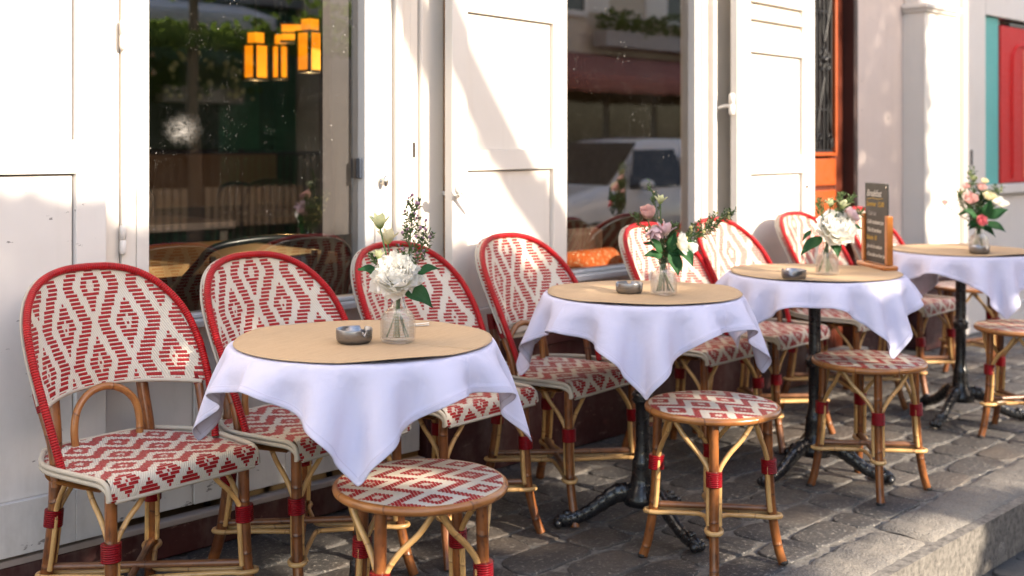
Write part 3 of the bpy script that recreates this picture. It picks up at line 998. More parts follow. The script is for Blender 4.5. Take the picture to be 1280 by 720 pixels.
for i, (x, y, a, lab) in enumerate(AS):
    t = ash0 if i == 0 else copy_tree(ash0)
    t.location = (x, y, TOP); t.rotation_euler = (0, 0, math.radians(a)); t['label'] = lab; t['group'] = 'steel ashtrays'

# ---------------------------------------------------------------- vases
def make_vase():
    prof = [(0, .0), (.036, 0), (.0405, .003), (.0425, .009), (.0425, .050), (.0405, .060), (.034, .070), (.024, .078), (.0175, .086), (.0165, .098), (.0168, .108), (.0205, .118),
            (.0185, .1185), (.0145, .108), (.0143, .098), (.0155, .087), (.022, .080), (.032, .0725), (.038, .062), (.0395, .05), (.0395, .011), (.035, .006), (0, .006)]
    return MB().lathe(prof, 40).build('glass_vase', M['vase'])
VA = [(1.767, 2.165), (2.926, 2.262), (3.800, 2.190), (5.100, 2.190)]
VL = ['cut glass bottle vase holding the white peony and purple sprig, on the nearest table', 'cut glass vase holding pink blooms and leaning leafy sprigs',
      'cut glass vase holding a white peony, beside the chalkboard menu', 'cut glass vase behind a steel ashtray, holding the red rose posy']
v0 = make_vase()
for i, (x, y) in enumerate(VA):
    v = v0 if i == 0 else v0.copy()
    if i: COL.objects.link(v)
    v.location = (x, y, TOP); v.rotation_euler = (0, 0, i * .7)
    tag(v, VL[i], 'vase', 'cut glass vases')

# folded slip of paper on the first table
b = MB()
b.grid(lambda u, v: (-.028 + .056 * u, -.0065 + .013 * v, .001 + .002 * u * u), 8, 2); b.grid(lambda u, v: (-.028 + .056 * u, -.0065 + .013 * v, .004 + .004 * u), 8, 2)
s = b.build('paper_slip', mat('slip_paper', (.82, .80, .76), .7)[0])
s.modifiers.new('Solidify', 'SOLIDIFY').thickness = .0006
s.location = (1.958, 2.315, TOP); s.rotation_euler = (0, 0, math.radians(-38))
tag(s, 'narrow folded white paper slip lying on the kraft paper of the nearest table', 'paper slip')

# ---------------------------------------------------------------- chalkboard menu
p1 = Vector((4.215, 2.268)); p2 = Vector((4.075, 2.085))
cen = (p1 + p2) / 2; ang = math.atan2(p2.y - p1.y, p2.x - p1.x)
mt = thing('chalkboard_menu', 'small chalkboard menu in a wooden slotted stand at the table edge', 'menu board', (cen.x, cen.y, TOP), ang)
# local x runs along the board as read from the front (left to right); front faces -y local
MB().box(-.122, .122, -.030, .030, 0, .018).build('base', M['teak'], mt, .006)
for s in (-1, 1):
    MB().box(s * .103 - .011, s * .103 + .011, -.013, .013, .019, .205).build('post', M['teak'], mt, .004)
bd = MB().box(-.1, .1, -.003, .003, .020, .325).build('board', M['board'], mt, .0025)
def writing(txt, x, z, size, m, sheer=.15, align='LEFT', y=-.0036):
    cu = bpy.data.curves.new('writing', 'FONT'); cu.body = txt; cu.size = size; cu.shear = sheer; cu.extrude = .0003; cu.offset = .0004; cu.align_x = align
    cu.space_character = .95
    o = bpy.data.objects.new('writing', cu); COL.objects.link(o); cu.materials.append(m)
    bpy.context.view_layer.update()
    me = bpy.data.meshes.new_from_object(o.evaluated_get(bpy.context.evaluated_depsgraph_get()))
    bpy.data.objects.remove(o)
    me.materials.clear(); me.materials.append(m)
    o = bpy.data.objects.new('writing', me); COL.objects.link(o)
    o.parent = bd; o.location = (x, y, z); o.rotation_euler = (PI / 2, 0, 0)
    return o
writing('Breakfast', -.082, .274, .036, M['chalk'], .3)
writing('Summer  15,00', -.084, .236, .026, M['chalky'])
writing('Café lait', -.070, .200, .023, mat('faint_chalk', (.28, .27, .26), .9)[0], .2)
writing('Café croissant jus', -.080, .168, .0215, M['chalk'], .3)
writing('Thé & tartines', -.080, .136, .0225, M['chalk'], .3)
writing('Salade 10', -.084, .106, .025, M['chalky'])
writing('Jus de la maison', -.080, .074, .0215, M['chalk'], .3)
writing('Chocolat au four jus', -.080, .042, .0205, M['chalk'], .3)
b = MB().tube([(-.075, -.0037, .262), (-.03, -.0037, .267), (.02, -.0037, .264), (.06, -.0037, .268)], .0014, 6); b.build('underline', M['chalky'], bd)
MB().lathe([(.0, 0), (.005, 0), (.005, .0008), (0, .0008)], 12).xf(Matrix.Translation((.087, -.0032, .311)) @ Matrix.Rotation(PI / 2, 4, 'X')).build('rivet', M['chrome'], bd)
# ---------------------------------------------------------------- flowers
def petal_grid(b, base, axis_m, az, L, W, e0, e1, cup, ruf, rg, nu=6, nv=7):
    """one petal: elevation angle runs e0 -> e1 (radians, 0 = outwards, pi/2 = up)"""
    path = [(0.0, 0.0)]; st = L / nv
    for k in range(nv):
        t = (k + .5) / nv; e = e0 + (e1 - e0) * t
        path.append((path[-1][0] + st * math.cos(e), path[-1][1] + st * math.sin(e)))
    ph = rg.uniform(0, 6.28); ph2 = rg.uniform(0, 6.28)
    ca, sa = math.cos(az), math.sin(az)
    def f(u, v):
        k = round(v * nv); r, z = path[k]; s = 2 * u - 1
        w = W * (math.sin(PI * min(1, .10 + .80 * v ** .85)) ** .65) * (1 if v < .97 else .86)
        e = e0 + (e1 - e0) * v
        n_r, n_z = -math.sin(e), math.cos(e)
        d = cup * s * s * w + ruf * v * v * math.sin(4.5 * s + ph) + ruf * .6 * v ** 3 * math.sin(9 * s + ph2)
        x = r + n_r * d; zz = z + n_z * d; y = w * s
        if v > .9: x -= .06 * L * s * s * math.cos(e); zz -= .06 * L * s * s * math.sin(e)
        p = Vector((ca * x - sa * y, sa * x + ca * y, zz))
        p = axis_m @ p
        return (p.x + base[0], p.y + base[1], p.z + base[2])
    b.grid(f, nu, nv)

def tilt(dirv):
    return Vector((0, 0, 1)).rotation_difference(Vector(dirv).normalized()).to_matrix()

def peony(b, c, R, dirv, seed):
    rg = random.Random(seed); A = tilt(dirv)
    base = Vector(c) - (A @ Vector((0, 0, R * .45)))
    #          n  len   wid   e0    e1   cup  ruffle
    layers = [(5, .62, .36, .9, 2.3, .55, .05), (6, .74, .40, .75, 2.0, .5, .07), (7, .88, .44, .55, 1.8, .45, .08), (8, 1.0, .46, .35, 1.55, .4, .09),
              (9, 1.10, .48, .12, 1.3, .38, .09), (9, 1.14, .50, -.12, 1.0, .34, .09), (8, 1.10, .50, -.4, .7, .3, .08)]
    for n, L, W, e0, e1, cup, ruf in layers:
        o = rg.uniform(0, 6.28)
        for k in range(n):
            petal_grid(b, base, A, o + 2 * PI * k / n + rg.uniform(-.25, .25), R * L * rg.uniform(.88, 1.1), R * W * rg.uniform(.9, 1.15),
                       e0 + rg.uniform(-.12, .12), e1 + rg.uniform(-.25, .25), cup, R * ruf * rg.uniform(.6, 1.3), rg)

def rosette(b, c, R, dirv, seed, openness=.6, n0=3, layers=4):
    rg = random.Random(seed); A = tilt(dirv); base = Vector(c) - (A @ Vector((0, 0, R * .7)))
    for l in range(layers):
        f = l / max(1, layers - 1)
        n = n0 + l
        for k in range(n):
            petal_grid(b, base, A, rg.uniform(0, .5) + 2 * PI * k / n + l * .5, R * (1.1 + .35 * f), R * (.42 + .25 * f), 1.1 - f * .9 * openness, 1.75 - f * .95 * openness, .5, R * .05, rg, 5, 6)

def bell(b, c, R, dirv, seed):
    rg = random.Random(seed); A = tilt(dirv); base = Vector(c) - (A @ Vector((0, 0, R)))
    for l, n in ((0, 3), (1, 4)):
        for k in range(n):
            petal_grid(b, base, A, 2 * PI * k / n + l * .6, R * 1.9, R * .55, .95 - .1 * l, 1.6 - .75 * l, .45, R * .06, rg, 4, 7)

def leaf_grid(b, base, d, L, W, droop=.5, up=(0, 0, 1)):
    d = Vector(d).normalized(); s = d.cross(Vector(up)).normalized(); n = s.cross(d)
    def f(u, v):
        q = 2 * u - 1
        w = W * math.sin(PI * min(1, .04 + .96 * v) ** .8) * .5
        p = Vector(base) + d * (L * v) + s * (w * q) + n * (abs(q) * w * .35 - droop * L * v * v * .5 + .004 * math.sin(7 * v + 3 * q))
        return tuple(p)
    b.grid(f, 4, 8)

def stem_path(tip, bend=(0, 0, 0), neck=(0, 0), foot=(.0, .0)):
    t = Vector(tip); mid = Vector((neck[0], neck[1], .105)).lerp(t, .5) + Vector(bend)
    return catmull([(foot[0], foot[1], .010), (neck[0] * .6 + foot[0] * .4, neck[1] * .6 + foot[1] * .4, .055), (neck[0], neck[1], .105), tuple(mid), tuple(t)], 6)

def needle_sprig(b, path, t0, L, n, seed, w=.0031, spread=.75):
    rg = random.Random(seed); m = len(path)
    for k in range(n):
        t = t0 + (1 - t0) * (k + rg.random()) / n
        i = min(m - 2, int(t * (m - 1))); p = path[i].lerp(path[i + 1], t * (m - 1) - i)
        d = (path[i + 1] - path[i]).normalized()
        a = rg.uniform(0, 6.28); o = d.orthogonal().normalized(); o = (Matrix.Rotation(a, 3, d) @ o)
        v = (d * (1 - spread * .5) + o * spread).normalized(); l = L * rg.uniform(.6, 1.2) * (1.15 - .5 * t)
        s = v.cross(Vector((rg.uniform(-1, 1), rg.uniform(-1, 1), 1))).normalized() * w
        q = p + v * l
        b.add([p - s * .3, p + v * l * .5 - s, q, p + v * l * .5 + s], [(0, 1, 2, 3)], [[(.5, 0), (0, .5), (.5, 1), (1, .5)]])

def branchy(path, t0, n, L, seed, up=.4):
    """side twigs of a sprig: list of short paths"""
    rg = random.Random(seed); out = []; m = len(path)
    for k in range(n):
        t = t0 + (.97 - t0) * (k + .3 * rg.random()) / n
        i = min(m - 2, int(t * (m - 1))); p = path[i]; d = (path[i + 1] - path[i]).normalized()
        o = Matrix.Rotation(k * 2.4 + rg.uniform(-.4, .4), 3, d) @ d.orthogonal().normalized()
        l = L * (1.15 - .75 * t) * rg.uniform(.75, 1.2)
        out.append([p, p + (d * .7 + o * .55).normalized() * l * .5, p + (d * .75 + o * .45 + Vector((0, 0, up))).normalized() * l])
    return out

def flower(vi, name, label, cat, group=None, rot=0):
    x, y = VA[vi]
    return thing(name, label, cat, (x, y, TOP), 0, group)

# camera side vectors, so blooms can be laid out in the plane the photo shows: r = to the right, q = towards the viewer
RV = Vector((.709, -.705, 0)); QV = Vector((-.705, -.709, 0))
def P3(r, z, q=0.0): return RV * r + QV * q + Vector((0, 0, z))

def add_peony(vi, label, r, z, q, R, seed, leaves):
    t = flower(vi, 'white_peony', label, 'flower', 'white peonies')
    c = P3(r, z, q); d = (QV * .75 + Vector((0, 0, .75)) + RV * .05)
    b = MB(); peony(b, c, R, d, seed); fb = b.build('flower_head', M['peony'], t)
    sp = stem_path(c - Vector(d).normalized() * R * .45, (0, 0, 0), (.002, -.002), (-.008, -.004))
    MB().tube(sp, .0032, 7).build('stem', M['stem'], t)
    for (lr, lz, dr, dz, dq, L, W) in leaves:
        b = MB(); leaf_grid(b, P3(lr, lz, .005), RV * dr + QV * dq + Vector((0, 0, dz)), L, W, .5, QV * .6 + Vector((0, 0, .8))); b.build('leaf', M['leaf'], t)

def add_bloom(vi, name, label, cat, r, z, q, R, seed, m, kind='rosette', d=None, leaves=(), neck=(0, 0), bend=(0, 0, 0), group=None, openness=.6):
    t = flower(vi, name, label, cat, group)
    c = P3(r, z, q); d = Vector(d) if d else QV * .6 + Vector((0, 0, .8))
    b = MB()
    if kind == 'bell': bell(b, c, R, d, seed)
    else: rosette(b, c, R, d, seed, openness)
    b.build('flower_head', M[m], t)
    nb = random.Random(seed)
    sp = stem_path(c - d.normalized() * R * .8, bend, (nb.uniform(-.007, .007), nb.uniform(-.007, .007)), (nb.uniform(-.024, .024), nb.uniform(-.024, .024)))
    MB().tube(sp, .0022, 6).build('stem', M['stem'], t)
    for (f, dr, dz, dq, L, W) in leaves:
        p = sp[int(f * (len(sp) - 1))]
        b = MB(); leaf_grid(b, p, RV * dr + QV * dq + Vector((0, 0, dz)), L, W, .3, QV * .6 + Vector((0, 0, .8))); b.build('leaf', M['leaf'], t)
    return t

def add_sprig(vi, name, label, r, z, q, seed, twigs=8, TL=.06, NL=.014, buds=0, budm='wax', t0=.45, bend=(0, 0, 0), nn=34, group='leafy sprigs', leafm='leaf2', budr=.0035):
    t = flower(vi, name, label, 'sprig', group)
    nb = random.Random(seed)
    sp = stem_path(P3(r, z, q), bend, (nb.uniform(-.008, .008), nb.uniform(-.008, .008)), (nb.uniform(-.026, .026), nb.uniform(-.026, .026)))
    tw = branchy(sp, t0, twigs, TL, seed)
    b = MB().tube(sp, [.0021 - .0012 * k / len(sp) for k in range(len(sp))], 6)
    for w in tw: b.tube(w, [.0011, .0009, .0006], 5)
    b.build('stem', M['stem'], t)
    b = MB(); needle_sprig(b, sp, t0, NL, nn, seed)
    for k, w in enumerate(tw): needle_sprig(b, catmull(w, 4), .1, NL, int(nn * .55), seed + k)
    b.build('needle_leaves', M[leafm], t)
    if buds:
        b = MB()
        for k in range(buds):
            w = catmull(nb.choice(tw), 4); p = w[nb.randrange(len(w) // 3, len(w))]
            b.blob(p + Vector((nb.uniform(-1, 1), nb.uniform(-1, 1), nb.uniform(-.3, 1))) * .006, budr * nb.uniform(.7, 1.3), 6, 4)
        b.build('blossoms', M[budm], t)

# --- nearest table
add_peony(0, 'large open white peony in the cut glass vase on the nearest table', .000, .170, .030, .064, 21,
          [(.012, .132, 1.0, -.45, .15, .085, .055), (.045, .165, .9, .35, .1, .055, .03), (-.045, .165, -.8, .3, .1, .05, .03)])
add_bloom(0, 'lisianthus_bud', 'pale green half open bud rising highest left of the large white peony', 'flower', -.046, .290, -.015, .022, 31, 'budp', 'bell', (-.15, -.1, 1), [(.74, -.8, .5, .2, .045, .016)], bend=(-.004, 0, .01))
add_bloom(0, 'lisianthus_bloom', 'small pale cream bloom just above the large white peony', 'flower', -.027, .252, -.03, .022, 33, 'creamp', 'bell', (0, -.1, 1))
add_bloom(0, 'lisianthus_sprout', 'tight green bud low on the left of the large white peony', 'flower', -.044, .212, .02, .013, 35, 'budp', 'bell', (-.2, -.1, 1))
add_sprig(0, 'waxflower_sprig', 'upright purple waxflower sprig behind the large white peony', .034, .345, -.02, 41, 17, .10, .018, 40, 'wax', .55, (.012, 0, 0), 30, 'purple waxflower sprigs')
add_sprig(0, 'waxflower_sprig', 'short purple waxflower sprig leaning right over the red rim behind the peony', .078, .272, -.02, 44, 12, .075, .017, 22, 'wax', .55, (.01, 0, .01), 24, 'purple waxflower sprigs')
add_sprig(0, 'leafy_sprig', 'little leafy sprig sticking out left below the pale green bud', -.070, .210, .01, 47, 5, .035, .015, 0, 'wax', .6, (-.01, 0, .02), 22)
# --- second table
add_bloom(1, 'pink_rose', 'blush pink rose at the top left of the second bouquet', 'flower', -.052, .258, .01, .032, 51, 'pinkp', 'rosette', None, [(.7, -.7, .3, .2, .05, .02)], openness=.5, group='pink blooms of the second bouquet')
add_bloom(1, 'lilac_bloom', 'drooping lilac pink bloom below the blush rose of the second bouquet', 'flower', -.030, .195, .03, .030, 53, 'lilac', 'bell', (-.3, -.3, -.7))
add_bloom(1, 'lilac_bloom', 'upright lilac bloom in the middle of the second bouquet', 'flower', .004, .212, .03, .026, 55, 'lilac', 'bell', (.1, -.2, .9))
add_bloom(1, 'white_bloom', 'white ruffled bloom on the right side of the second bouquet', 'flower', .056, .165, .04, .034, 57, 'peony', 'rosette', (.5, -.5, .1), [(.8, .9, -.2, .2, .05, .024), (.85, .35, -1, .2, .085, .045)], openness=.9, group='white blooms of the second bouquet')
add_bloom(1, 'white_bloom', 'white hanging bloom lowest on the right of the second bouquet', 'flower', .082, .150, .03, .024, 58, 'peony', 'bell', (.6, -.4, -.3), [(.7, .6, -.8, .2, .06, .035)], group='white blooms of the second bouquet')
add_bloom(1, 'green_bud', 'long yellow green bud just above the blush rose', 'flower', -.010, .302, .0, .017, 59, 'budp', 'bell', (.0, -.1, 1))
add_sprig(1, 'leafy_sprig', 'tall thin leafy sprig standing above the blush rose', -.045, .365, -.02, 61, 12, .065, .017, 6, 'pinkp', .55, (.01, 0, 0), 22)
add_sprig(1, 'leafy_sprig', 'short leafy sprig reaching left of the blush rose', -.110, .262, .0, 63, 6, .05, .016, 3, 'pinkp', .6, (-.005, 0, .02), 24)
add_sprig(1, 'flowering_sprig', 'long flowering sprig leaning far right over the next chair', .235, .268, -.03, 65, 20, .085, .019, 34, 'creamp', .5, (.02, 0, .012), 34, 'leaning sprigs of the second bouquet', budr=.0045)
add_sprig(1, 'flowering_sprig', 'lower flowering sprig fanning right beside the white ruffled bloom', .165, .222, .01, 67, 18, .09, .019, 34, 'creamp', .45, (.01, 0, .02), 30, 'leaning sprigs of the second bouquet', budr=.0045)
add_sprig(1, 'leafy_sprig', 'dense leafy sprig filling the centre of the second bouquet', .030, .215, .02, 69, 20, .08, .024, 4, 'pinkp', .42, (0, 0, 0), 34)
t = flower(1, 'leaf_spray', 'dark green broad leaves hanging over the neck of the second vase', 'leaves')
b = MB().tube(stem_path(P3(.03, .14, .03)), .0022, 6); b.build('stem', M['stem'], t)
for (dr, dz, dq, L, W, r0, z0) in ((-.8, .1, .3, .06, .035, -.01, .125), (.5, -.8, .4, .085, .042, .045, .165), (.2, .9, .3, .07, .035, .015, .135), (.9, .5, .1, .075, .03, .03, .14), (-.5, .8, .3, .06, .03, -.012, .135)):
    b = MB(); leaf_grid(b, P3(r0, z0, .03), RV * dr + QV * dq + Vector((0, 0, dz)), L, W, .3, QV * .7 + Vector((0, 0, .6))); b.build('leaf', M['leaf'], t)
# --- chalkboard table
add_peony(2, 'full white peony in the vase beside the chalkboard menu', .032, .180, .03, .074, 22,
          [(-.02, .135, -.9, -.5, .2, .10, .05), (.015, .135, .25, -.75, .4, .075, .045), (.075, .17, .9, .1, .2, .05, .035), (-.06, .16, -.5, -.4, .2, .05, .02)])
add_bloom(2, 'alstroemeria_bloom', 'pale yellow green bloom above the peony near the chalkboard', 'flower', .060, .258, -.01, .022, 71, 'budp', 'bell', (.2, -.2, .9), group='yellow green blooms above the peony')
add_bloom(2, 'alstroemeria_bloom', 'second pale yellow green bloom left above the peony near the orange door', 'flower', .018, .262, -.02, .019, 72, 'budp', 'bell', (-.2, -.2, .9), group='yellow green blooms above the peony')
add_bloom(2, 'lilac_bloom', 'lilac bloom at the right shoulder of the peony, next to the chalkboard', 'flower', .086, .222, .02, .030, 73, 'lilac', 'rosette', (.6, -.4, .5), openness=.9)
for k, (r, z, sd, lab) in enumerate(((-.03, .272, 81, 'leafy sprig peeping left above the peony by the orange door'), (.10, .292, 83, 'leafy sprig rising toward the top of the chalkboard'),
                                     (.135, .235, 85, 'leafy sprig crossing in front of the chalkboard writing'), (.058, .300, 87, 'tallest leafy sprig above the peony near the chalkboard'))):
    add_sprig(2, 'leafy_sprig', lab, r, z, -.02 + .02 * (k == 2), sd, 11, .07, .021, 0, 'wax', .6, (0, 0, .015), 26)
# --- farthest table
add_bloom(3, 'red_rose', 'deep pink and cream rose low in the farthest posy', 'flower', -.010, .140, .055, .027, 91, 'rosep', 'rosette', (-.5, -.6, .3), [(.8, -.8, -.2, .3, .06, .03), (.8, .9, -.6, .3, .085, .04)], openness=.7)
add_bloom(3, 'pink_rose', 'pale pink rose on the left of the farthest posy', 'flower', -.05, .235, .03, .036, 92, 'pinkp', 'rosette', (-.5, -.5, .5), openness=.6)
for k, (r, z, q, R, mm, lab) in enumerate(((.035, .245, .03, .030, 'creamp', 'cream bloom in the middle of the farthest posy'), (.072, .228, .02, .030, 'peony', 'white bloom right of the cream bloom in the farthest posy'),
                                           (.105, .212, .0, .028, 'peony', 'white bloom at the right edge of the farthest posy'), (.012, .285, .0, .024, 'pinkp', 'small peach bloom above the cream one in the farthest posy'),
                                           (-.058, .290, .0, .020, 'pinkp', 'small pink bud upper left in the farthest posy'), (-.020, .325, -.01, .018, 'budp', 'yellow green bud near the top of the farthest posy'),
                                           (.03, .312, -.01, .018, 'creamp', 'cream bud near the top right of the farthest posy'), (-.152, .218, .0, .016, 'pinkp', 'lone pink bud poking far left from the farthest posy'))):
    add_bloom(3, 'small_bloom', lab, 'flower', r, z, q, R, 100 + k, mm, 'rosette', None, [(.8, -.5 + .2 * k, .3, .3, .05, .022)], openness=.7, group='small blooms of the farthest posy')
for k, (r, z, sd, lab) in enumerate(((-.035, .375, 121, 'tall leafy sprig topping the farthest posy'), (-.09, .26, 123, 'leafy sprig leaning left in the farthest posy'), (.09, .285, 125, 'leafy sprig leaning right in the farthest posy'),
                                     (.02, .26, 127, 'dense leafy sprig at the heart of the farthest posy'))):
    add_sprig(3, 'leafy_sprig', lab, r, z, -.01, sd, 16, .10, .026, 10, 'creamp', .45, (0, 0, .01), 30)
t = flower(3, 'leaf_spray', 'broad dark leaves at the neck of the farthest vase', 'leaves')
MB().tube(stem_path(P3(.0, .15, .02)), .0022, 6).build('stem', M['stem'], t)
for (dr, dz, dq, L, W, r0, z0) in ((.9, -.35, .3, .09, .045, .02, .13), (-.8, -.2, .3, .06, .03, -.015, .135), (.8, .5, .3, .09, .05, .03, .15), (-.7, .5, .3, .08, .045, -.02, .15), (.2, .9, .4, .09, .05, .01, .15)):
    b = MB(); leaf_grid(b, P3(r0, z0, .03), RV * dr + QV * dq + Vector((0, 0, dz)), L, W, .3, QV * .7 + Vector((0, 0, .6))); b.build('leaf', M['leaf'], t)
# ---------------------------------------------------------------- cafe front
WY = 3.20       # wall plane
cafe = thing('cafe_building', 'white painted cafe shopfront with two big windows and oxblood plinth', 'building', (0, WY, 0))
def strip(b, x0, x1, z0, z1, proud, depth=.06):      # y local: 0 = wall plane, negative = towards the street
    return b.box(x0, x1, -proud, depth, z0, z1)

# masonry above, beside and below the openings
b = MB()
b.box(-4, .70, .02, .28, 0, 3.6); b.box(.70, 1.62, .02, .28, .14, 3.6)
b.box(1.62, 2.49, .02, .28, 2.45, 3.6); b.box(2.49, 3.44, .02, .09, .5, 3.6); b.box(3.44, 4.38, .02, .28, 2.45, 3.6)
b.box(4.38, 5.29, .02, .09, .5, 3.6); b.box(5.295, 5.866, .02, .28, 2.6, 3.6); b.box(3.44, 4.38, .02, .28, .5, .62); b.box(1.62, 2.49, .02, .28, .14, .62)
b.box(-4, 5.866, .02, .28, 3.61, 7.5)
b.build('wall', M['white'], cafe)
# fascia with plain mouldings over the openings
b = MB(); b.box(-1, 5.39, -.05, .019, 2.50, 2.95); b.box(-1, 5.39, -.12, .019, 2.96, 3.05); b.build('fascia', M['white'], cafe, .006)
# low white boarding under the first window
b = MB(); strip(b, -1.2, 1.50, .115, .60, .008, .018)
for k, (a, c) in enumerate(((1.503, 1.80), (1.803, 2.13), (2.133, 2.44), (2.443, 2.70))): strip(b, a, c, .135, .675, .012 + .003 * (k % 2), .018)
b.build('lower_boarding', M['white_low'], cafe, .003)
b = MB(); b.box(1.58, 2.52, -.05, .10, .677, .700); b.build('window_sill', M['white_frame'], cafe, .004)
# plinths
b = MB(); b.box(-2, 2.715, -.03, .019, 0, .092); b.build('low_plinth', M['plinth'], cafe, .006)
b = MB(); b.box(-2, 2.71, -.036, .010, .093, .112); b.build('plinth_ledge', paint('stone_ledge', (.36, .30, .27), .8, .4), cafe, .004)
b = MB(); b.box(2.718, 5.29, -.035, .019, 0, .485); b.box(2.72, 5.29, -.05, -.036, .44, .487); b.build('plinth', M['plinth'], cafe, .004)
b = MB(); b.box(2.716, 5.29, -.055, .018, .489, .508); b.box(3.40, 4.44, -.03, .10, .509, .675); b.box(3.38, 4.46, -.062, .10, .677, .70); b.box(2.716, 3.395, -.02, .019, .509, .66); b.box(4.465, 5.29, -.02, .019, .509, .66)
b.build('stall_riser', M['white_frame'], cafe, .004)

# windows: frame, pane and little fittings
def window(x0, x1, z0, z1, name='window'):
    b = MB()
    b.box(x0 - .040, x0, -.018, .055, z0, z1); b.box(x1, x1 + .040, -.018, .055, z0, z1)
    b.box(x0, x1, -.016, .055, z0, z0 + .012); b.box(x0, x1, -.016, .055, z1 - .05, z1)
    w = b.build(name, M['white_frame'], cafe, .003)
    b = MB(); b.box(x0 + .001, x1 - .001, .020, .026, z0 + .013, z1 - .051)
    # glass as one sheet
    g = MB().add([(x0 + .001, .022, z0 + .013), (x1 - .001, .022, z0 + .013), (x1 - .001, .022, z1 - .051), (x0 + .001, .022, z1 - .051)], [(0, 1, 2, 3)])
    g.build('pane', M['pane'], w)
    return w
w1 = window(1.655, 2.453, .702, 2.44)
MB().box(2.440, 2.451, -.004, .019, 1.115, 1.185).build('latch_plate', M['navy'], w1, .003)
w2 = window(3.480, 4.350, .702, 2.44)

# window casings and vertical mouldings: x0, x1, proud
b = MB()
for x0, x1, pr in ((1.507, 1.565, .012), (1.568, 1.613, .020)): strip(b, x0, x1, .69, 2.495, pr, .019)
b.build('casing', M['white'], cafe, .004)
b = MB()
for x0, x1, pr in ((2.495, 2.566, .024), (2.573, 2.606, .040), (2.614, 2.660, .012), (2.662, 2.700, .006), (2.704, 2.812, .020)): strip(b, x0, x1, .512, 2.495, pr, .019)
b.build('casing', M['white'], cafe, .005)
MB().box(2.815, 2.838, -.012, .019, .512, 2.495).build('wood_strip', M['rawwood'], cafe, .002)
b = MB()
for x0, x1, pr in ((4.392, 4.432, .030), (4.440, 4.458, .012), (4.464, 4.490, .042), (4.496, 4.512, .016)): strip(b, x0, x1, .512, 2.495, pr, .019)
b.build('casing', M['white_frame'], cafe, .005)
# fittings: turn knob, keyhole slot, hinges
k = MB().lathe([(0, 0), (.012, 0), (.012, .006), (.006, .010), (.006, .018), (0, .018)], 16).xf(Matrix.Translation((2.517, -.024, 1.105)) @ Matrix.Rotation(PI / 2, 4, 'X'))
k.blob((2.517, -.048, 1.105), .011, 10, 6, 1.9); k.build('turn_knob', M['chrome'], cafe)
b = MB().box(2.674, 2.686, -.0095, -.0065, 1.185, 1.24); b.build('keyhole_slot', M['darkwood'], cafe, .002)

def hinge(parent, x, y, z, h=.085, r=.010):
    b = MB().lathe([(0, -h / 2), (r * .7, -h / 2), (r, -h / 2 + .006), (r, -.002), (r * .8, -.001), (r * .8, .001), (r, .002), (r, h / 2 - .006), (r * .7, h / 2), (0, h / 2)], 14, (x, y, z))
    return b.build('hinge', M['white_frame'], parent)

# ---------------------------------------------------------------- shutters (leaves hung on hinges, part of the shopfront)
def shutter(x, y, rz, w, z0, z1, rails, stile, m, slats=None, t=.036, gap=.0042):
    """rails: list of (z_low, z_high) solid rails; panels fill between. local x along the leaf, front faces -y"""
    b = MB()
    b.box(0, stile, -t / 2, t / 2, z0, z1); b.box(w - stile, w, -t / 2, t / 2, z0, z1)
    for a, c in rails: b.box(stile, w - stile, -t / 2, t / 2, a, c)
    s = b.build('shutter', m, cafe, .0022)
    s.location = (x, y, 0); s.rotation_euler = (0, 0, rz)
    edges = sorted(rails)
    for (a0, a1), (c0, c1) in zip(edges, edges[1:]):
        if slats and abs(a1 - slats[0]) < 1e-3:
            n = int(round((c0 - a1) / .078))
            b = MB()
            for k in range(n):
                z = a1 + (c0 - a1) * (k + .5) / n
                q = MB().box(stile, w - stile, -.006, .006, -.046, .046).xf(Matrix.Translation((0, 0, z)) @ Matrix.Rotation(-.38, 4, 'X'))
                b.add(q.v, q.f, None, False)
            b.build('louvre', m, s)
        else:
            MB().box(stile + .001, w - stile - gap * .85, -t / 2 + .018, t / 2 - .006, a1 + .0005, c0 - gap).build('panel', m, s, .002)
    return s
M['white_sh'] = paint('white_shutter_paint', (.69, .645, .585), .4, .25, .0)
s1 = shutter(.80, -.034, 0, .706, .125, 2.44, [(.125, .27), (1.150, 1.244), (2.33, 2.44)], .088, M['white_low'])
hinge(s1, .712, -.022, 1.27, .055, .007)
hinge(cafe, 1.566, -.030, 1.548, .085, .0095); hinge(cafe, 1.566, -.030, .955, .085, .0095)
s2 = shutter(2.752, -.112, math.radians(7.2), .700, .515, 2.44, [(.515, .63), (1.137, 1.213), (1.712, 1.86), (2.33, 2.44)], .085, M['white_sh'])
s3 = shutter(4.525, -.110, math.radians(4.4), .785, .515, 2.44, [(.515, .63), (1.092, 1.178), (1.672, 1.745), (2.33, 2.44)], .125, M['white_sh'], slats=(1.745,), gap=.0095)
hinge(cafe, 4.505, -.112, 1.42, .10, .014)
b = MB().tube(catmull([(4.499, -.03, 1.40), (4.499, -.07, 1.41), (4.505, -.112, 1.415)], 5), .008, 8)
b.build('hinge_strap', M['white_frame'], cafe)
b = MB().blob((.69, -.024, 1.02), .008, 8, 5); b.build('shutter_stop', M['darkwood'], s3)
# white painted shutter hook
b = MB().tube(catmull([(2.81, -.02, 1.055), (2.79, -.10, 1.045), (2.765, -.150, 1.05), (2.742, -.172, 1.062)], 5), .008, 8)
b.tube(catmull([(2.742, -.172, 1.085), (2.768, -.176, 1.062), (2.80, -.172, 1.03), (2.83, -.165, 1.000)], 5), [.013 - .0005 * k for k in range(16)], 8, squash=.4)
b.blob((2.742, -.172, 1.075), .014, 8, 6, 1.3)
b.build('shutter_hook', M['white_frame'], cafe)

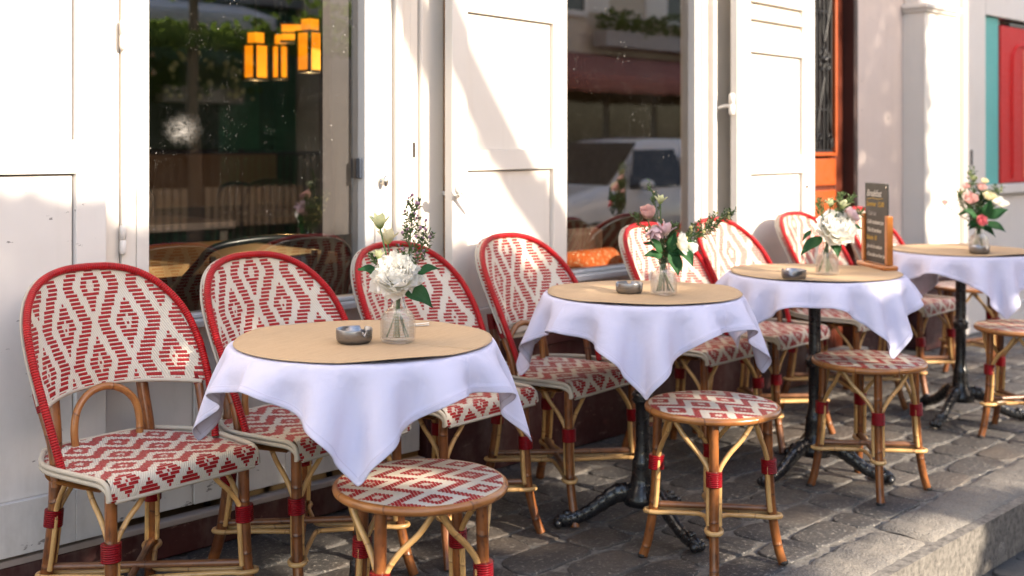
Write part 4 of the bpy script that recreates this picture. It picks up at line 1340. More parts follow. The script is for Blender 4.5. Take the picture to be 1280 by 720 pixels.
# ---------------------------------------------------------------- orange door with iron grille
b = MB(); b.box(5.295, 5.355, -.0, .13, 0, 2.6); b.box(5.825, 5.866, -.01, .13, 0, 2.6); b.box(5.355, 5.825, .0, .13, 2.45, 2.6); b.build('door_frame', M['dark_frame'], cafe, .006)
b = MB()
b.box(5.360, 5.495, .062, .105, .05, 2.44); b.box(5.735, 5.822, .060, .105, .05, 2.44); b.box(5.710, 5.734, .064, .105, .05, 2.44); b.box(5.495, 5.710, .062, .105, .05, 1.15); b.box(5.495, 5.710, .062, .105, 2.3, 2.44)
pn = MB()
for k in range(5): z = .32 + k * .17; pn.box(5.50, 5.730, .048 + .001 * (k % 2), .0605, z + .012, z + .158)
pn.box(5.695, 5.716, .030, .0605, 1.19, 2.3); pn.box(5.495, 5.73, .04, .0605, 1.172, 1.192)
dr = b.build('door', M['doorbrown'], cafe, .005)
pn.build('door_panel', M['orange'], dr, .004)
MB().add([(5.495, .085, 1.15), (5.710, .085, 1.15), (5.710, .085, 2.3), (5.495, .085, 2.3)], [(0, 1, 2, 3)]).build('pane', M['shopglass'], dr)
b = MB()
for x in (5.520, 5.560, 5.600, 5.640, 5.680): b.tube([(x, .05, 1.17), (x, .05, 2.29)], .0055, 6)
for z in (1.20, 1.42, 1.95): b.tube([(5.500, .05, z), (5.695, .05, z)], .0055, 6)
def scroll(cx, cz, r, a0, turns, sgn):
    return catmull([(cx + r * (1 - .8 * t) * math.cos(a0 + sgn * turns * 2 * PI * t), .043, cz + r * (1 - .8 * t) * math.sin(a0 + sgn * turns * 2 * PI * t)) for t in [i / 12 for i in range(13)]], 2)
for s in (-1, 1):
    for zc in (1.66, 1.72): b.tube(scroll(5.600 + s * .032, zc, .034, PI / 2, 1.2, s), .005, 6)
    b.tube(catmull([(5.600 + s * .09, .045, 2.2), (5.600 + s * .05, .045, 1.95), (5.600, .045, 1.78)], 5), .0055, 6); b.tube(catmull([(5.600 + s * .09, .045, 1.22), (5.600 + s * .05, .045, 1.42), (5.600, .045, 1.6)], 5), .0055, 6)
    b.tube(scroll(5.600 + s * .05, 1.27, .03, -PI / 2, 1.1, s), .0045, 6)
b.blob((5.600, .04, 1.69), .018, 8, 6)
b.build('grille', M['ironwork'], dr)
b = MB().box(5.395, 5.460, .052, .0605, 1.02, 1.10); b.box(5.395, 5.450, .050, .0605, .92, .99); b.blob((5.425, .03, .955), .020, 10, 6); b.blob((5.425, .045, 1.06), .012, 10, 6)
b.build('handle', M['chrome'], dr)
b = MB().box(5.296, 5.894, -.06, .13, 0, .12); b.build('door_step', paint('step_stone', (.3, .28, .25), .8, .4), cafe, .008)

# ---------------------------------------------------------------- pale neighbour with pilaster and painted shop panel
nb = thing('neighbouring_building', 'pinkish rendered building with white pilaster and red and teal painted panel', 'building', (0, WY, 0))
MB().box(5.868, 14, .13, .40, 0, 7.5).build('wall', M['pink'], nb)
b = MB(); b.box(6.66, 7.10, -.01, .129, .43, 2.03); b.box(6.655, 6.675, -.014, -.0105, .43, 2.03); b.build('pilaster', M['white'], nb, .006)
b = MB(); b.box(6.645, 7.115, -.03, .128, 2.032, 2.05); b.box(6.635, 7.125, -.042, .127, 2.052, 2.085); b.build('pilaster_cap', M['white'], nb, .008)
MB().box(6.68, 7.08, .03, .127, 2.087, 4.5).build('upper_pilaster', M['white'], nb, .006)
b = MB(); b.box(6.63, 7.13, -.035, .128, 0, .428); b.box(5.90, 6.628, .10, .129, 0, .40); b.build('pilaster_base', M['plinth'], nb, .008)
b = MB(); b.box(7.104, 9.6, .045, .128, 0, .06); b.box(7.104, 7.355, .085, .128, .062, 3.0)
b.build('shop_wall', M['greywhite'], nb, .004)
b = MB(); b.box(7.36, 7.678, .05, .128, .062, 3.0); b.box(7.68, 9.6, .05, .128, 2.10, 3.0); b.box(7.68, 9.6, .035, .128, .90, .965); b.box(7.68, 9.6, .055, .128, .062, .14); b.box(7.68, 7.79, .057, .128, .14, .90)
b.box(8.75, 8.85, .057, .128, .14, .90); b.box(7.79, 8.75, .075, .128, .14, .90)
sf = b.build('shopfront_frame', M['greywhite'], nb, .005)
b = MB(); b.box(7.682, 7.945, .075, .128, .967, 2.098); b.build('teal_panel', M['teal'], nb, .004)
b = MB(); b.box(7.948, 9.4, .062, .128, .972, 2.05); rp_ = b.build('red_panel', M['redgloss'], nb, .004)
MB().tube(catmull([(8.14, .060, 1.0), (8.14, .060, 1.75), (8.18, .06, 1.88), (8.30, .06, 1.93), (8.8, .06, 1.93)], 5), .012, 8).build('arched_moulding', M['redgloss'], rp_)
b = MB().box(8.32, 8.75, .0575, .0615, 1.0, 1.9); b.build('lighter_field', M['redlight'], rp_, .002)
b = MB().box(8.086, 9.4, .058, .128, 2.052, 2.075); b.box(7.947, 9.4, .058, .128, .9655, .9715); b.build('dark_edge', M['dark_frame'], rp_)
MB().box(7.44, 7.455, .040, .0495, 1.10, 1.20).build('lock_plate', M['ironwork'], nb, .003)

# ---------------------------------------------------------------- room behind the glass
IY0, IY1 = WY + .29, 8.2
def struct(name, b, m): return tag(b.build(name, m), kind='structure')
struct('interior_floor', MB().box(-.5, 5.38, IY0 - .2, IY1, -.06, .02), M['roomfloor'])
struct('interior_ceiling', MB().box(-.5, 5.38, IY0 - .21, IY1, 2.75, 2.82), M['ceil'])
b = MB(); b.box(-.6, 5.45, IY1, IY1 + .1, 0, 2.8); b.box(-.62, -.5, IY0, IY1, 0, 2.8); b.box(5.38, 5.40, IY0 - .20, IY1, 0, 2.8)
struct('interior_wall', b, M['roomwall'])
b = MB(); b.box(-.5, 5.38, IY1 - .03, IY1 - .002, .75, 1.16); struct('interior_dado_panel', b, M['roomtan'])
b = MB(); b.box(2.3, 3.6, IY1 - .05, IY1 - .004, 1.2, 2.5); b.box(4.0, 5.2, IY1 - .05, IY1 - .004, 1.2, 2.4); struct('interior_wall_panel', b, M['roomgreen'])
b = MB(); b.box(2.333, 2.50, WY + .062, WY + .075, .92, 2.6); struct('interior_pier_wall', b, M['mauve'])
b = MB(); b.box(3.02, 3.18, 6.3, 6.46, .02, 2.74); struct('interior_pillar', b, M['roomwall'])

def lantern(x, y, z, w, h, label):
    t = thing('pendant_lantern', label, 'lantern', (x, y, z), math.radians(8), 'amber pendant lanterns')
    MB().box(-w / 2, w / 2, -w / 2, w / 2, 0, h).build('shade', M['glow'], t)
    MB().box(-w * .36, w * .36, -w * .36, w * .36, h + .012, h + .07).build('upper_shade', M['glow'], t)
    b = MB(); e = .007
    for sx in (-1, 0, 1):
        for sy in (-1, 0, 1):
            if sx and sy:
                q = w / 2 + .003
                b.box(sx * q - e, sx * q + e, sy * q - e, sy * q + e, -.005, h + .005)
    b.box(-w / 2 - .01, w / 2 + .01, -w / 2 - .01, w / 2 + .01, h, h + .012); b.box(-w / 2 - .01, w / 2 + .01, -w / 2 - .01, w / 2 + .01, -.014, 0)
    b.box(-w * .4, w * .4, -w * .4, w * .4, h + .07, h + .08)
    b.tube([(0, 0, h + .08), (0, 0, 2.75 - z)], .006, 6)
    b.build('frame', M['blackmetal'], t)
lantern(3.40, 5.36, 1.590, .085, .17, 'amber glass lantern hanging leftmost of the three inside the first window')
lantern(3.83, 5.78, 1.627, .058, .18, 'smallest amber lantern hanging between the other two inside the first window')
lantern(3.37, 4.82, 1.604, .085, .185, 'amber lantern hanging highest and beside the pale pier inside the first window')
# orange glowing beam sign above the lanterns
t = thing('light_box', 'amber light box glowing above the lanterns inside the first window', 'lamp', (3.72, 5.46, 1.815), math.radians(-40))
MB().box(-.07, .07, -.05, .05, 0, .085).build('shade', M['glow'], t); b = MB(); b.box(-.08, .08, -.056, .056, .086, .10); b.box(-.08, .08, -.056, .056, -.014, -.001); b.box(-.08, .08, -.053, -.0505, .035, .045)
b.tube([(-.05, 0, .1), (-.05, 0, .93)], .005, 6); b.tube([(.05, 0, .1), (.05, 0, .93)], .005, 6); b.build('frame', M['blackmetal'], t)

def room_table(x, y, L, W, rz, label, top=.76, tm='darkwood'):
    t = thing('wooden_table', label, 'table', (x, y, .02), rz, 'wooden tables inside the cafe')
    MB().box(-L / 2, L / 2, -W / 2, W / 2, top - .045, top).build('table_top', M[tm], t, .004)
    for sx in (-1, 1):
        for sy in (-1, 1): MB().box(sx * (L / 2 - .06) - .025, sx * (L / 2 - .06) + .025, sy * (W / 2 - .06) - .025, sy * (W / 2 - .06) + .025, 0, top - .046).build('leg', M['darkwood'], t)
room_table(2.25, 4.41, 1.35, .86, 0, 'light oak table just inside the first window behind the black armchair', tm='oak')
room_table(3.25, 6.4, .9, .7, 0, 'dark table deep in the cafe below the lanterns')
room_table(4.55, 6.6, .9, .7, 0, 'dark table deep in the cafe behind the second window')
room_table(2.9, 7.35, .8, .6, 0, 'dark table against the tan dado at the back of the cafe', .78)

# black tubular armchair
t = thing('metal_armchair', 'black tubular metal armchair with navy back pad inside the first window', 'chair', (2.28, 3.73, .02), math.radians(176))
b = MB()
arm = catmull([(-.25, -.20, .0), (-.26, -.20, .45), (-.27, -.16, .66), (-.275, .05, .70), (-.25, .20, .80), (-.20, .25, .865), (0, .27, .885), (.20, .25, .865), (.25, .20, .80), (.275, .05, .70), (.27, -.16, .66), (.26, -.20, .45), (.25, -.20, 0)], 5)
b.tube(arm, .013, 10); b.build('frame', M['blackmetal'], t)
for s in (-1, 1): MB().tube(catmull([(s * .20, .22, .83), (s * .21, .20, .45), (s * .24, .26, 0)], 5), .012, 8).build('leg', M['blackmetal'], t)
MB().box(-.21, .21, -.2, .2, .43, .47).build('seat', M['navy'], t, .012)
b = MB().grid(lambda u, v: ((u - .5) * .34, .235 - .04 * (2 * u - 1) ** 2 + .02 * v, .60 + .22 * v), 10, 6); o = b.build('backrest', M['navy'], t); o.modifiers.new('Solidify', 'SOLIDIFY').thickness = .02

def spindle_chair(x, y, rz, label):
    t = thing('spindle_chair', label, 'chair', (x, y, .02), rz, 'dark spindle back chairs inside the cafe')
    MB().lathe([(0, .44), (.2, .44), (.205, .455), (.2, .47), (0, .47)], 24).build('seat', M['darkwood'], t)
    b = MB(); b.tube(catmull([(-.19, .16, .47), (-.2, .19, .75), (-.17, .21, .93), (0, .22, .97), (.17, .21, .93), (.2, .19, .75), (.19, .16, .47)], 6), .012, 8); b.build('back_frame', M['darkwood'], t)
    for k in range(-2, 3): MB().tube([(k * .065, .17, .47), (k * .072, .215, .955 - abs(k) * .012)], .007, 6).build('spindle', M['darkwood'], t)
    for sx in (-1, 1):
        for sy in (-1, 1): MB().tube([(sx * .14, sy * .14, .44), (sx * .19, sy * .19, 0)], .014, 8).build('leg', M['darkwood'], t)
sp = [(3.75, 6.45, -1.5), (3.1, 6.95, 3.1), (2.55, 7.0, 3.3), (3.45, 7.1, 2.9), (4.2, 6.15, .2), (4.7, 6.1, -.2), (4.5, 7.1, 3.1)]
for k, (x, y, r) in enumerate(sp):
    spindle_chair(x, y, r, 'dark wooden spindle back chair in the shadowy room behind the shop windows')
# wicker bench with cushions behind the second window
t = thing('wicker_armchair', 'brown wicker armchair with a curved back just inside the second window', 'chair', (3.95, 3.86, .02), math.radians(180))
b = MB().grid(lambda u, v: (.36 * math.cos(PI * u), .05 + .27 * math.sin(PI * u), .42 + .41 * v * (.8 + .2 * math.sin(PI * u))), 30, 10); o = b.build('backrest', M['wicker'], t); o.modifiers.new('Solidify', 'SOLIDIFY').thickness = .03
MB().box(-.33, .33, -.25, .25, .34, .43).build('seat', M['wicker'], t, .02)
for sx in (-1, 1):
    for sy in (-1, 1): MB().tube([(sx * .28, sy * .2, .35), (sx * .29, sy * .22, 0)], .018, 8).build('leg', M['darkwood'], t)
def cushion(name, label, m, loc, rot, w, h, th):
    b = MB()
    def f(s):
        def g(u, v):
            x, z = 2 * u - 1, 2 * v - 1
            k = (1 - x ** 4) * (1 - z ** 4)
            return (x * w / 2 * (1 - .06 * (1 - abs(z)) ), s * th / 2 * k ** .6, z * h / 2 * (1 - .06 * (1 - abs(x))))
        return g
    b.grid(f(-1), 14, 14); b.grid(f(1), 14, 14, flip=True)
    o = b.build(name, M[m]); o.location = loc; o.rotation_euler = rot
    return tag(o, label, 'cushion')
cushion('cushion', 'orange speckled cushion glowing low in the second window', 'orangefab', (4.00, 3.47, .645), (math.radians(-38), 0, .05), .42, .26, .14)
cushion('cushion', 'teal and cream woven cushion left of the orange one in the second window', 'tealwick', (3.66, 3.56, .76), (math.radians(-20), .25, .1), .36, .30, .12)

# ---------------------------------------------------------------- pavement of worn setts, kerb, road
rg = random.Random(11)
b = MB(); b.box(-6, 30, 1.60, 3.30, -.20, -.0085); struct('pavement_bed', b, M['mortar'])
b = MB()
def sett(x0, x1, y0, y1, h):
    pts = []
    cx, cy = (x0 + x1) / 2, (y0 + y1) / 2; hx, hy = (x1 - x0) / 2, (y1 - y0) / 2
    n = 24; e = rg.uniform(3.2, 6)
    ph = [rg.uniform(0, 6.28) for _ in range(3)]
    tx, ty = rg.uniform(-.009, .009), rg.uniform(-.02, .02)
    rings = [(1.0, -.014), (.992, -.0045), (.972, -.001), (.91, .0), (.5, .001)]
    verts = []
    for (k, dz) in rings:
        for i in range(n):
            a = 2 * PI * i / n; c, s = math.cos(a), math.sin(a)
            w = 1 + .03 * math.sin(3 * a + ph[0]) + .024 * math.sin(5 * a + ph[1]) + .012 * math.sin(9 * a + ph[2])
            r = 1 / (abs(c) ** e + abs(s) ** e) ** (1 / e)
            x, y = c * r * hx * k * w, s * r * hy * k * w
            verts.append((cx + x, cy + y, h + dz + tx * x + ty * y))
    verts.append((cx, cy, h + .004))
    f = []
    for j in range(len(rings) - 1):
        for i in range(n): f.append((j * n + i, j * n + (i + 1) % n, (j + 1) * n + (i + 1) % n, (j + 1) * n + i))
    l = (len(rings) - 1) * n
    for i in range(n): f.append((l + i, l + (i + 1) % n, len(verts) - 1))
    b.add(verts, f)
y = 1.835
while y < 3.19:
    d = rg.uniform(.125, .185)
    if y + d > 3.10: d = 3.195 - y
    x = -3.0 + rg.uniform(0, .3)
    while x < 16:
        L = rg.uniform(.12, .30)
        gx = rg.uniform(.002, .010)
        sett(x + gx / 2, x + L - gx / 2, y + rg.uniform(.002, .005), y + d - rg.uniform(.003, .008), -.002 + rg.uniform(-.0018, .0018))
        x += L
    y += d
struct('pavement', b, M['setts'])
b = MB()
x = -4.0; widths = [1.15, .95, 1.3, 1.05, .9]
k = 0
while x < 20:
    L = widths[k % 5] * rg.uniform(.92, 1.08)
    if x < 2.55 < x + L: L = 2.55 - x if 2.55 - x > .3 else L
    h = .003 + rg.uniform(-.004, .004); yo = rg.uniform(-.006, .006)
    nx = 70; prof = [(1.824, -.03), (1.821, h - .008), (1.808, h), (1.74, h + .002), (1.665, h), (1.640, h - .012), (1.624, h - .035), (1.615, -.07), (1.606, -.12), (1.600, -.20)]
    rr = random.Random(k)
    def f(u, v, x=x, L=L, prof=prof, yo=yo, rr=rr):
        py, pz = prof[round(v * (len(prof) - 1))]
        xx = x + .004 + (L - .008) * u
        end = min(u, 1 - u) * L
        rnd = .012 * max(0, 1 - end / .025) ** 2
        n = .005 * math.sin(xx * 17 + py * 40) + .004 * math.sin(xx * 43 + pz * 60 + 1) + .0035 * math.sin(xx * 91 + py * 13 + pz * 110) + .002 * math.sin(xx * 190 + pz * 200)
        return (xx, py + yo + (n if py < 1.66 else 0), pz - rnd * (1 if pz > -.05 else 0) + (n * .6 if pz > -.05 else 0))
    b.grid(f, nx, len(prof) - 1, flip=True)
    x += L; k += 1
struct('kerb', b, M['kerb'])
b = MB(); b.box(-200, 200, -200, 1.62, -.40, -.172); b.box(-200, 200, 3.6, 200, -.40, -.10); struct('road_bed', b, M['road'])
# gutter and road setts near the camera
b = MB(); rg = random.Random(5)
y = 1.595
while y > -1.5:
    d = rg.uniform(.10, .13)
    x = 1.2 + rg.uniform(0, .2)
    while x < 12:
        L = rg.uniform(.14, .22); sett(x + .006, x + L - .006, y - d + .006, y - .004, -.158 + rg.uniform(-.005, .005) - (.01 if y > 1.35 else 0)); x += L
    y -= d
struct('road', b, M['road'])
# ---------------------------------------------------------------- the other side of the street (seen mirrored in the panes; it also shades the terrace)
def house(name, label, x0, x1, y0, depth, h, m, wins, shop=None):
    t = thing(name, label, 'building', (x0, y0, -.15))
    W = x1 - x0
    MB().box(0, W, -depth, 0, 0, h).build('wall', m, t)
    b = MB(); b.box(-.1, W + .1, -depth - .1, .12, h + .002, h + .2); b.build('cornice', M['zinc'], t)
    for (wx, wz, ww, wh) in wins:
        b = MB(); b.box(wx - .06, wx + ww + .06, .002, .05, wz - .08, wz); b.box(wx - .06, wx, .002, .04, wz, wz + wh); b.box(wx + ww, wx + ww + .06, .002, .04, wz, wz + wh); b.box(wx - .06, wx + ww + .06, .002, .05, wz + wh, wz + wh + .08)
        w = b.build('window', M['greywhite'], t)
        MB().box(wx, wx + ww, .003, .012, wz, wz + wh).build('pane', M['shopglass'], w)
        for s in (0, 1):
            bx = wx - .06 - .48 if s == 0 else wx + ww + .06
            b = MB(); b.box(bx, bx + .48, .004, .035, wz, wz + wh)
            for k in range(int(wh / .08)): b.box(bx + .05, bx + .43, .036, .048, wz + .04 + k * .08, wz + .085 + k * .08)
            b.build('shutter', M['greywhite'], t)
    if shop:
        sx0, sx1, m2 = shop
        b = MB(); b.box(sx0, sx1, .003, .08, .1, 2.6); o = b.build('shopfront', m2, t)
        n = max(1, int((sx1 - sx0) / 1.2))
        for k in range(n):
            a = sx0 + .12 + k * (sx1 - sx0 - .1) / n
            MB().box(a, a + (sx1 - sx0 - .1) / n - .15, .081, .09, .7, 2.2).build('pane', M['shopglass'], o)
    return t
house('corner_house', 'cream rendered house with grey shutters and a red awning, mirrored in the second window', 8.9, 24, -5.2, 2.4, 8.5, M['stucco'],
      [(3.2, 3.4, 1.0, 1.7), (6.2, 3.4, 1.0, 1.7), (9.2, 3.4, 1.0, 1.7), (12.2, 3.4, 1.0, 1.7)], (1.0, 13, M['darkwood']))
def awning(name, label, x0, x1, y, z, reach, drop, m):
    t = thing(name, label, 'awning', (x0, y, z))
    W = x1 - x0
    b = MB(); b.grid(lambda u, v: (W * u, .09 + reach * v, -drop * v + .01 * math.sin(u * W * 9) * v), 60, 8); o = b.build('canopy', m, t); o.modifiers.new('Solidify', 'SOLIDIFY').thickness = .012
    b = MB(); b.grid(lambda u, v: (W * u, .09 + reach, -drop - .22 * v + .01 * math.sin(u * W * 9)), 60, 3); o = b.build('valance', m, t); o.modifiers.new('Solidify', 'SOLIDIFY').thickness = .01
    b = MB()
    for x in (.1, W / 2, W - .1): b.tube([(x, .09, -drop - .05), (x, .05 + reach, -drop - .03)], .018, 8)
    b.build('frame', M['ironwork'], t)
awning('red_awning', 'faded red canvas awning mirrored in the second window', 11.2, 21.5, -5.2, 2.62, 1.3, .45, M['awning'])

def clump(b, c, r, n, seed, sz=.09, flat=.8):
    rg = random.Random(seed)
    for _ in range(n):
        d = Vector((rg.gauss(0, 1), rg.gauss(0, 1), rg.gauss(0, 1))).normalized() * (r * rg.uniform(.35, 1.0) ** .6)
        p = Vector(c) + Vector((d.x, d.y, d.z * flat))
        a = Vector((rg.uniform(-1, 1), rg.uniform(-1, 1), rg.uniform(-.6, .6))).normalized(); o = a.cross(Vector((rg.uniform(-1, 1), rg.uniform(-1, 1), 1))).normalized()
        s = sz * rg.uniform(.6, 1.3)
        b.add([p - a * s, p - o * s * .5, p + a * s, p + o * s * .5], [(0, 1, 2, 3)], [[(.5, 0), (0, .5), (.5, 1), (1, .5)]])

t = thing('window_planter', 'long grey planter of trailing greenery above the red awning, mirrored in the glass', 'planter', (13.2, -5.15, 2.72))
MB().box(0, 3.4, .05, .32, 0, .24).build('box', M['terracotta'], t, .01)
b = MB()
for k in range(9): clump(b, (.25 + k * .37, .2, .38 + .06 * math.sin(k * 2.1)), .24, 90, 300 + k, .06)
b.build('foliage', M['crown'], t)

# parked white car seen in the second pane
def car(x, y, rz, label):
    t = thing('parked_car', label, 'car', (x, y, -.158), rz)
    # side profile stations: x, z_bottom, z_belt, z_top, half width low, half width top
    st = [(-2.02, .42, .62, .64, .60, .55), (-1.95, .28, .78, .80, .74, .66), (-1.6, .22, .90, .93, .82, .72), (-1.35, .2, .93, 1.12, .84, .70), (-.85, .2, .93, 1.42, .85, .62), (-.2, .2, .92, 1.47, .86, .60),
          (.35, .2, .91, 1.42, .86, .60), (.85, .2, .90, 1.10, .86, .68), (1.02, .2, .89, .97, .86, .72), (1.5, .22, .82, .86, .83, .70), (1.9, .28, .68, .71, .74, .62), (2.0, .40, .55, .58, .62, .55)]
    xs = [s[0] for s in st]
    dense = catmull([(s[0], s[1], s[2]) for s in st], 4); d2 = catmull([(s[3], s[4], s[5]) for s in st], 4)
    def ring(i):
        X, zb, zl = dense[i]; zt, wl, wt = d2[i]
        h = [(0, zb), (wl * .8, zb), (wl * .96, zb + .06), (wl, (zb + zl) * .5), (wl * .985, zl), (wt + .25 * (wl - wt) * .4, zl + (zt - zl) * .5), (wt, zt - .03 * min(1, (zt - zl) * 4)), (wt * .7, zt), (0, zt + .012)]
        return [(X, a, c) for a, c in h] + [(X, -a, c) for a, c in h[-2:0:-1]]
    R = [ring(i) for i in range(len(dense))]
    n = len(R[0]); v = [p for r in R for p in r]
    f = [(i * n + k, i * n + (k + 1) % n, (i + 1) * n + (k + 1) % n, (i + 1) * n + k) for i in range(len(R) - 1) for k in range(n)]
    f += [tuple(range(n))[::-1], tuple((len(R) - 1) * n + k for k in range(n))]
    MB().add(v, f).build('body', M['carpaint'], t)
    for s in (-1, 1):
        for (xa, xb) in ((-1.0, -.18), (-.10, .62)):
            q = [(xa - (.1 if xa < -.5 else 0), s * .842, .96), (xb + (.22 if xb > 0 else 0), s * .85, .95), (xb, s * .70, 1.34), (xa + .08, s * .71, 1.35)]
            b = MB().add(q, [(0, 1, 2, 3) if s < 0 else (3, 2, 1, 0)], None, False); o = b.build('side_window', M['carglass'], t); o.modifiers.new('Solidify', 'SOLIDIFY').thickness = .02
        b = MB(); b.blob((1.86, s * .58, .66), .12, 10, 6, .6); b.build('headlight', M['headlamp'], t)
        b = MB(); b.blob((-1.93, s * .62, .78), .1, 10, 6, .9); b.build('tail_light', M['tail'], t)
        b = MB(); b.blob((.66, s * .93, .98), .085, 10, 6, .7); b.build('wing_mirror', M['carpaint'], t)
        for wx in (-1.28, 1.28):
            b = MB().lathe([(.2, -.09), (.29, -.10), (.315, -.07), (.315, .07), (.29, .10), (.2, .09)], 28).xf(Matrix.Translation((wx, s * .76, .315)) @ Matrix.Rotation(PI / 2, 4, 'X')); w = b.build('wheel', M['tyre'], t)
            b = MB().lathe([(0, .06), (.05, .075), (.19, .055), (.2, .08), (.2, -.08), (.19, -.055), (.05, -.075), (0, -.06)], 20).xf(Matrix.Translation((wx, s * .76, .315)) @ Matrix.Rotation(PI / 2, 4, 'X')); b.build('rim', M['chrome'], w)
    for (xa, za, wa, xb, zb, wb) in ((1.00, .965, .70, .42, 1.40, .57), (-1.40, 1.06, .66, -.92, 1.395, .56)):
        o = .025 if xa > 0 else -.025
        b = MB().add([(xa + o, -wa, za + .02), (xa + o, wa, za + .02), (xb + o, wb, zb + .02), (xb + o, -wb, zb + .02)], [(0, 1, 2, 3)], None, False); b.build('windscreen', M['carglass'], t).modifiers.new('Solidify', 'SOLIDIFY').thickness = .015
    return t
car(10.2, -2.0, math.radians(183), 'white parked hatchback across the street, mirrored in the second window')

# ---------------------------------------------------------------- street trees across the road
def tree(x, y, h, r, crown_z, seed, label, n=1500, sz=.085, clumps=16, flat=.55):
    t = thing('street_tree', label, 'tree', (x, y, -.15), 0, 'street trees across the road')
    rg = random.Random(seed)
    b = MB(); tr = catmull([(0, 0, 0), (.04, .02, h * .3), (-.03, .05, h * .6), (.02, 0, h * .85)], 6)
    b.tube(tr, [.11 - .07 * k / len(tr) for k in range(len(tr))], 10)
    cs = []
    for k in range(clumps):
        a = rg.uniform(0, 6.28); d = r * math.sqrt(rg.random()) * .85; c = Vector((d * math.cos(a), d * math.sin(a), crown_z + (rg.random() - .5) * 2 * r * flat))
        cs.append(c); p0 = tr[min(len(tr) - 1, int(len(tr) * rg.uniform(.55, .98)))]
        b.tube(catmull([p0, p0.lerp(c, .5) + Vector((0, 0, .12)), c], 4), [.035 - .026 * q / 8 for q in range(9)], 6)
    b.build('trunk', M['bark'], t)
    b = MB()
    for k, c in enumerate(cs): clump(b, c, r * rg.uniform(.22, .36), n // clumps, seed * 50 + k, sz, .75)
    b.build('crown', M['crown'], t)
    return t
# ---------------------------------------------------------------- lime trees added to shade the terrace, and a low green shop behind
house('green_pavilion', 'low dark green shop pavilion behind the clipped lime trees, mirrored in the first window', -3, 8.895, -6.6, 4, 3.2, M['green_shop'],
      [], (.3, 10.8, M['green_shop']))
awning('pale_awning', 'pale grey canvas awning on the green pavilion, mirrored in the first window', 4.5, 8.0, -6.6, 3.02, .8, .22, M['awningwhite'])
rl = thing('iron_railing', 'black iron railing with plain uprights before the green pavilion, mirrored in the first window', 'railing', (3.6, -5.7, -.15))
b = MB(); b.tube([(0, 0, 1.28), (5.2, 0, 1.28)], .022, 8); b.tube([(0, 0, .16), (5.2, 0, .16)], .018, 8); b.build('rail', M['ironwork'], rl)
for k in range(53):
    b = MB(); b.tube([(k * .1, 0, 0 if k % 13 == 0 else .16), (k * .1, 0, 1.28)], .020 if k % 13 == 0 else .012, 6)
    if k % 13 == 0: b.blob((k * .1, 0, 1.32), .035, 8, 6)
    b.build('upright', M['ironwork'], rl)
bench = paint('sand_stucco', (.62, .47, .33), .8, .3)
MB().box(-3, 8.89, -.05, .02, 0, .50).xf(Matrix.Translation((0, -6.45, .2))).build('terrace_wall', bench)
tag(bpy.data.objects['terrace_wall'], 'low sand coloured terrace wall behind the iron railing, mirrored in the first window', 'wall')
for k, fx in enumerate((4.6, 6.0, 7.35)):
    t = thing('flower_box', ('flower box of white and pink blossom hung on the green pavilion, first of three', 'middle flower box of white and pink blossom hung on the green pavilion', 'flower box of white and pink blossom hung at the end of the green pavilion')[k], 'flower box', (fx, -6.5, 1.75), 0, 'flower boxes on the green pavilion')
    MB().box(-.55, .55, 0, .22, 0, .2).build('box', M['terracotta'], t, .01)
    b = MB(); bl = MB(); rr_ = random.Random(900 + k)
    for q in range(10):
        c = (-.6 + q * .133, .16, .30 + .12 * math.sin(q * 2.3 + k)); clump(b, c, .22, 70, 910 + 20 * k + q, .055)
    for q in range(46): bl.blob((rr_.uniform(-.65, .65), .22 + rr_.uniform(0, .2), rr_.uniform(.05, .6)), rr_.uniform(.022, .045), 7, 5)
    b.build('foliage', M['crown'], t); bl.build('blossoms', M['peony'] if k != 1 else M['pinkp'], t)
LY = -4.0
def top_of(x):  # crown outline of the added trees, shaped to set where their shade ends
    base = 4.12 if x < 2.9 else 4.12 - .42 * min(1, (x - 2.9) / 1.5)
    if x > 4.3: base -= .22 * min(1, (x - 4.3) / .4)
    if 6.86 < x < 7.69: base = 5.4
    return base + .05 * math.sin(9 * x) + .03 * math.sin(23 * x + 1)
HOLES = [(2.65, 3.59, .035, .015), (3.80, 3.56, .09, .02), (3.88, 3.50, .2, .012), (4.72, 3.46, .2, .02), (3.72, 3.05, .06, .006), (5.1, 2.56, .35, .05), (5.6, 2.70, .3, .04), (6.2, 2.55, .5, .06), (5.35, 3.0, .2, .03), (6.0, 2.98, .3, .04), (6.75, 2.62, .5, .08), (7.3, 2.95, .3, .06), (3.6, 2.95, .12, .03), (2.75, 2.78, .2, .03), (4.14, 2.38, .42, .19), (4.95, 2.70, .30, .045), (5.5, 2.80, .38, .035), (5.15, 2.92, .30, .032), (5.95, 2.62, .5, .05), (6.5, 2.74, .4, .06), (5.7, 2.49, .45, .045), (6.3, 2.90, .45, .04),
         (2.57, 3.045, .085, .03), (3.05, 2.92, .22, .04), (4.15, 2.95, .24, .035), (3.5, 2.82, .2, .03), (2.35, 2.86, .16, .04), (4.7, 3.06, .16, .022), (4.75, 2.58, .14, .03), (3.75, 2.62, .10, .05), (5.85, 3.1, .1, .03), 
         (7.0, 2.7, .3, .06), (7.6, 2.8, .3, .05), (4.62, 3.32, .1, .04), (6.9, 3.35, .2, .12)]
def in_hole(x, z):  # leaf gaps placed to drop sun patches on the terrace
    if 4.9 < x < 8.2 and 2.40 < z < 3.10 and math.sin(x * 5 + z * 29) + math.sin(x * 2.6 - z * 43 + 1.3) > -.25: return True
    for cx, cz, rx, rz in HOLES:
        if ((x - cx) / (rx + .05)) ** 2 + ((z - cz) / (rz + .045)) ** 2 < 1: return True
    return False
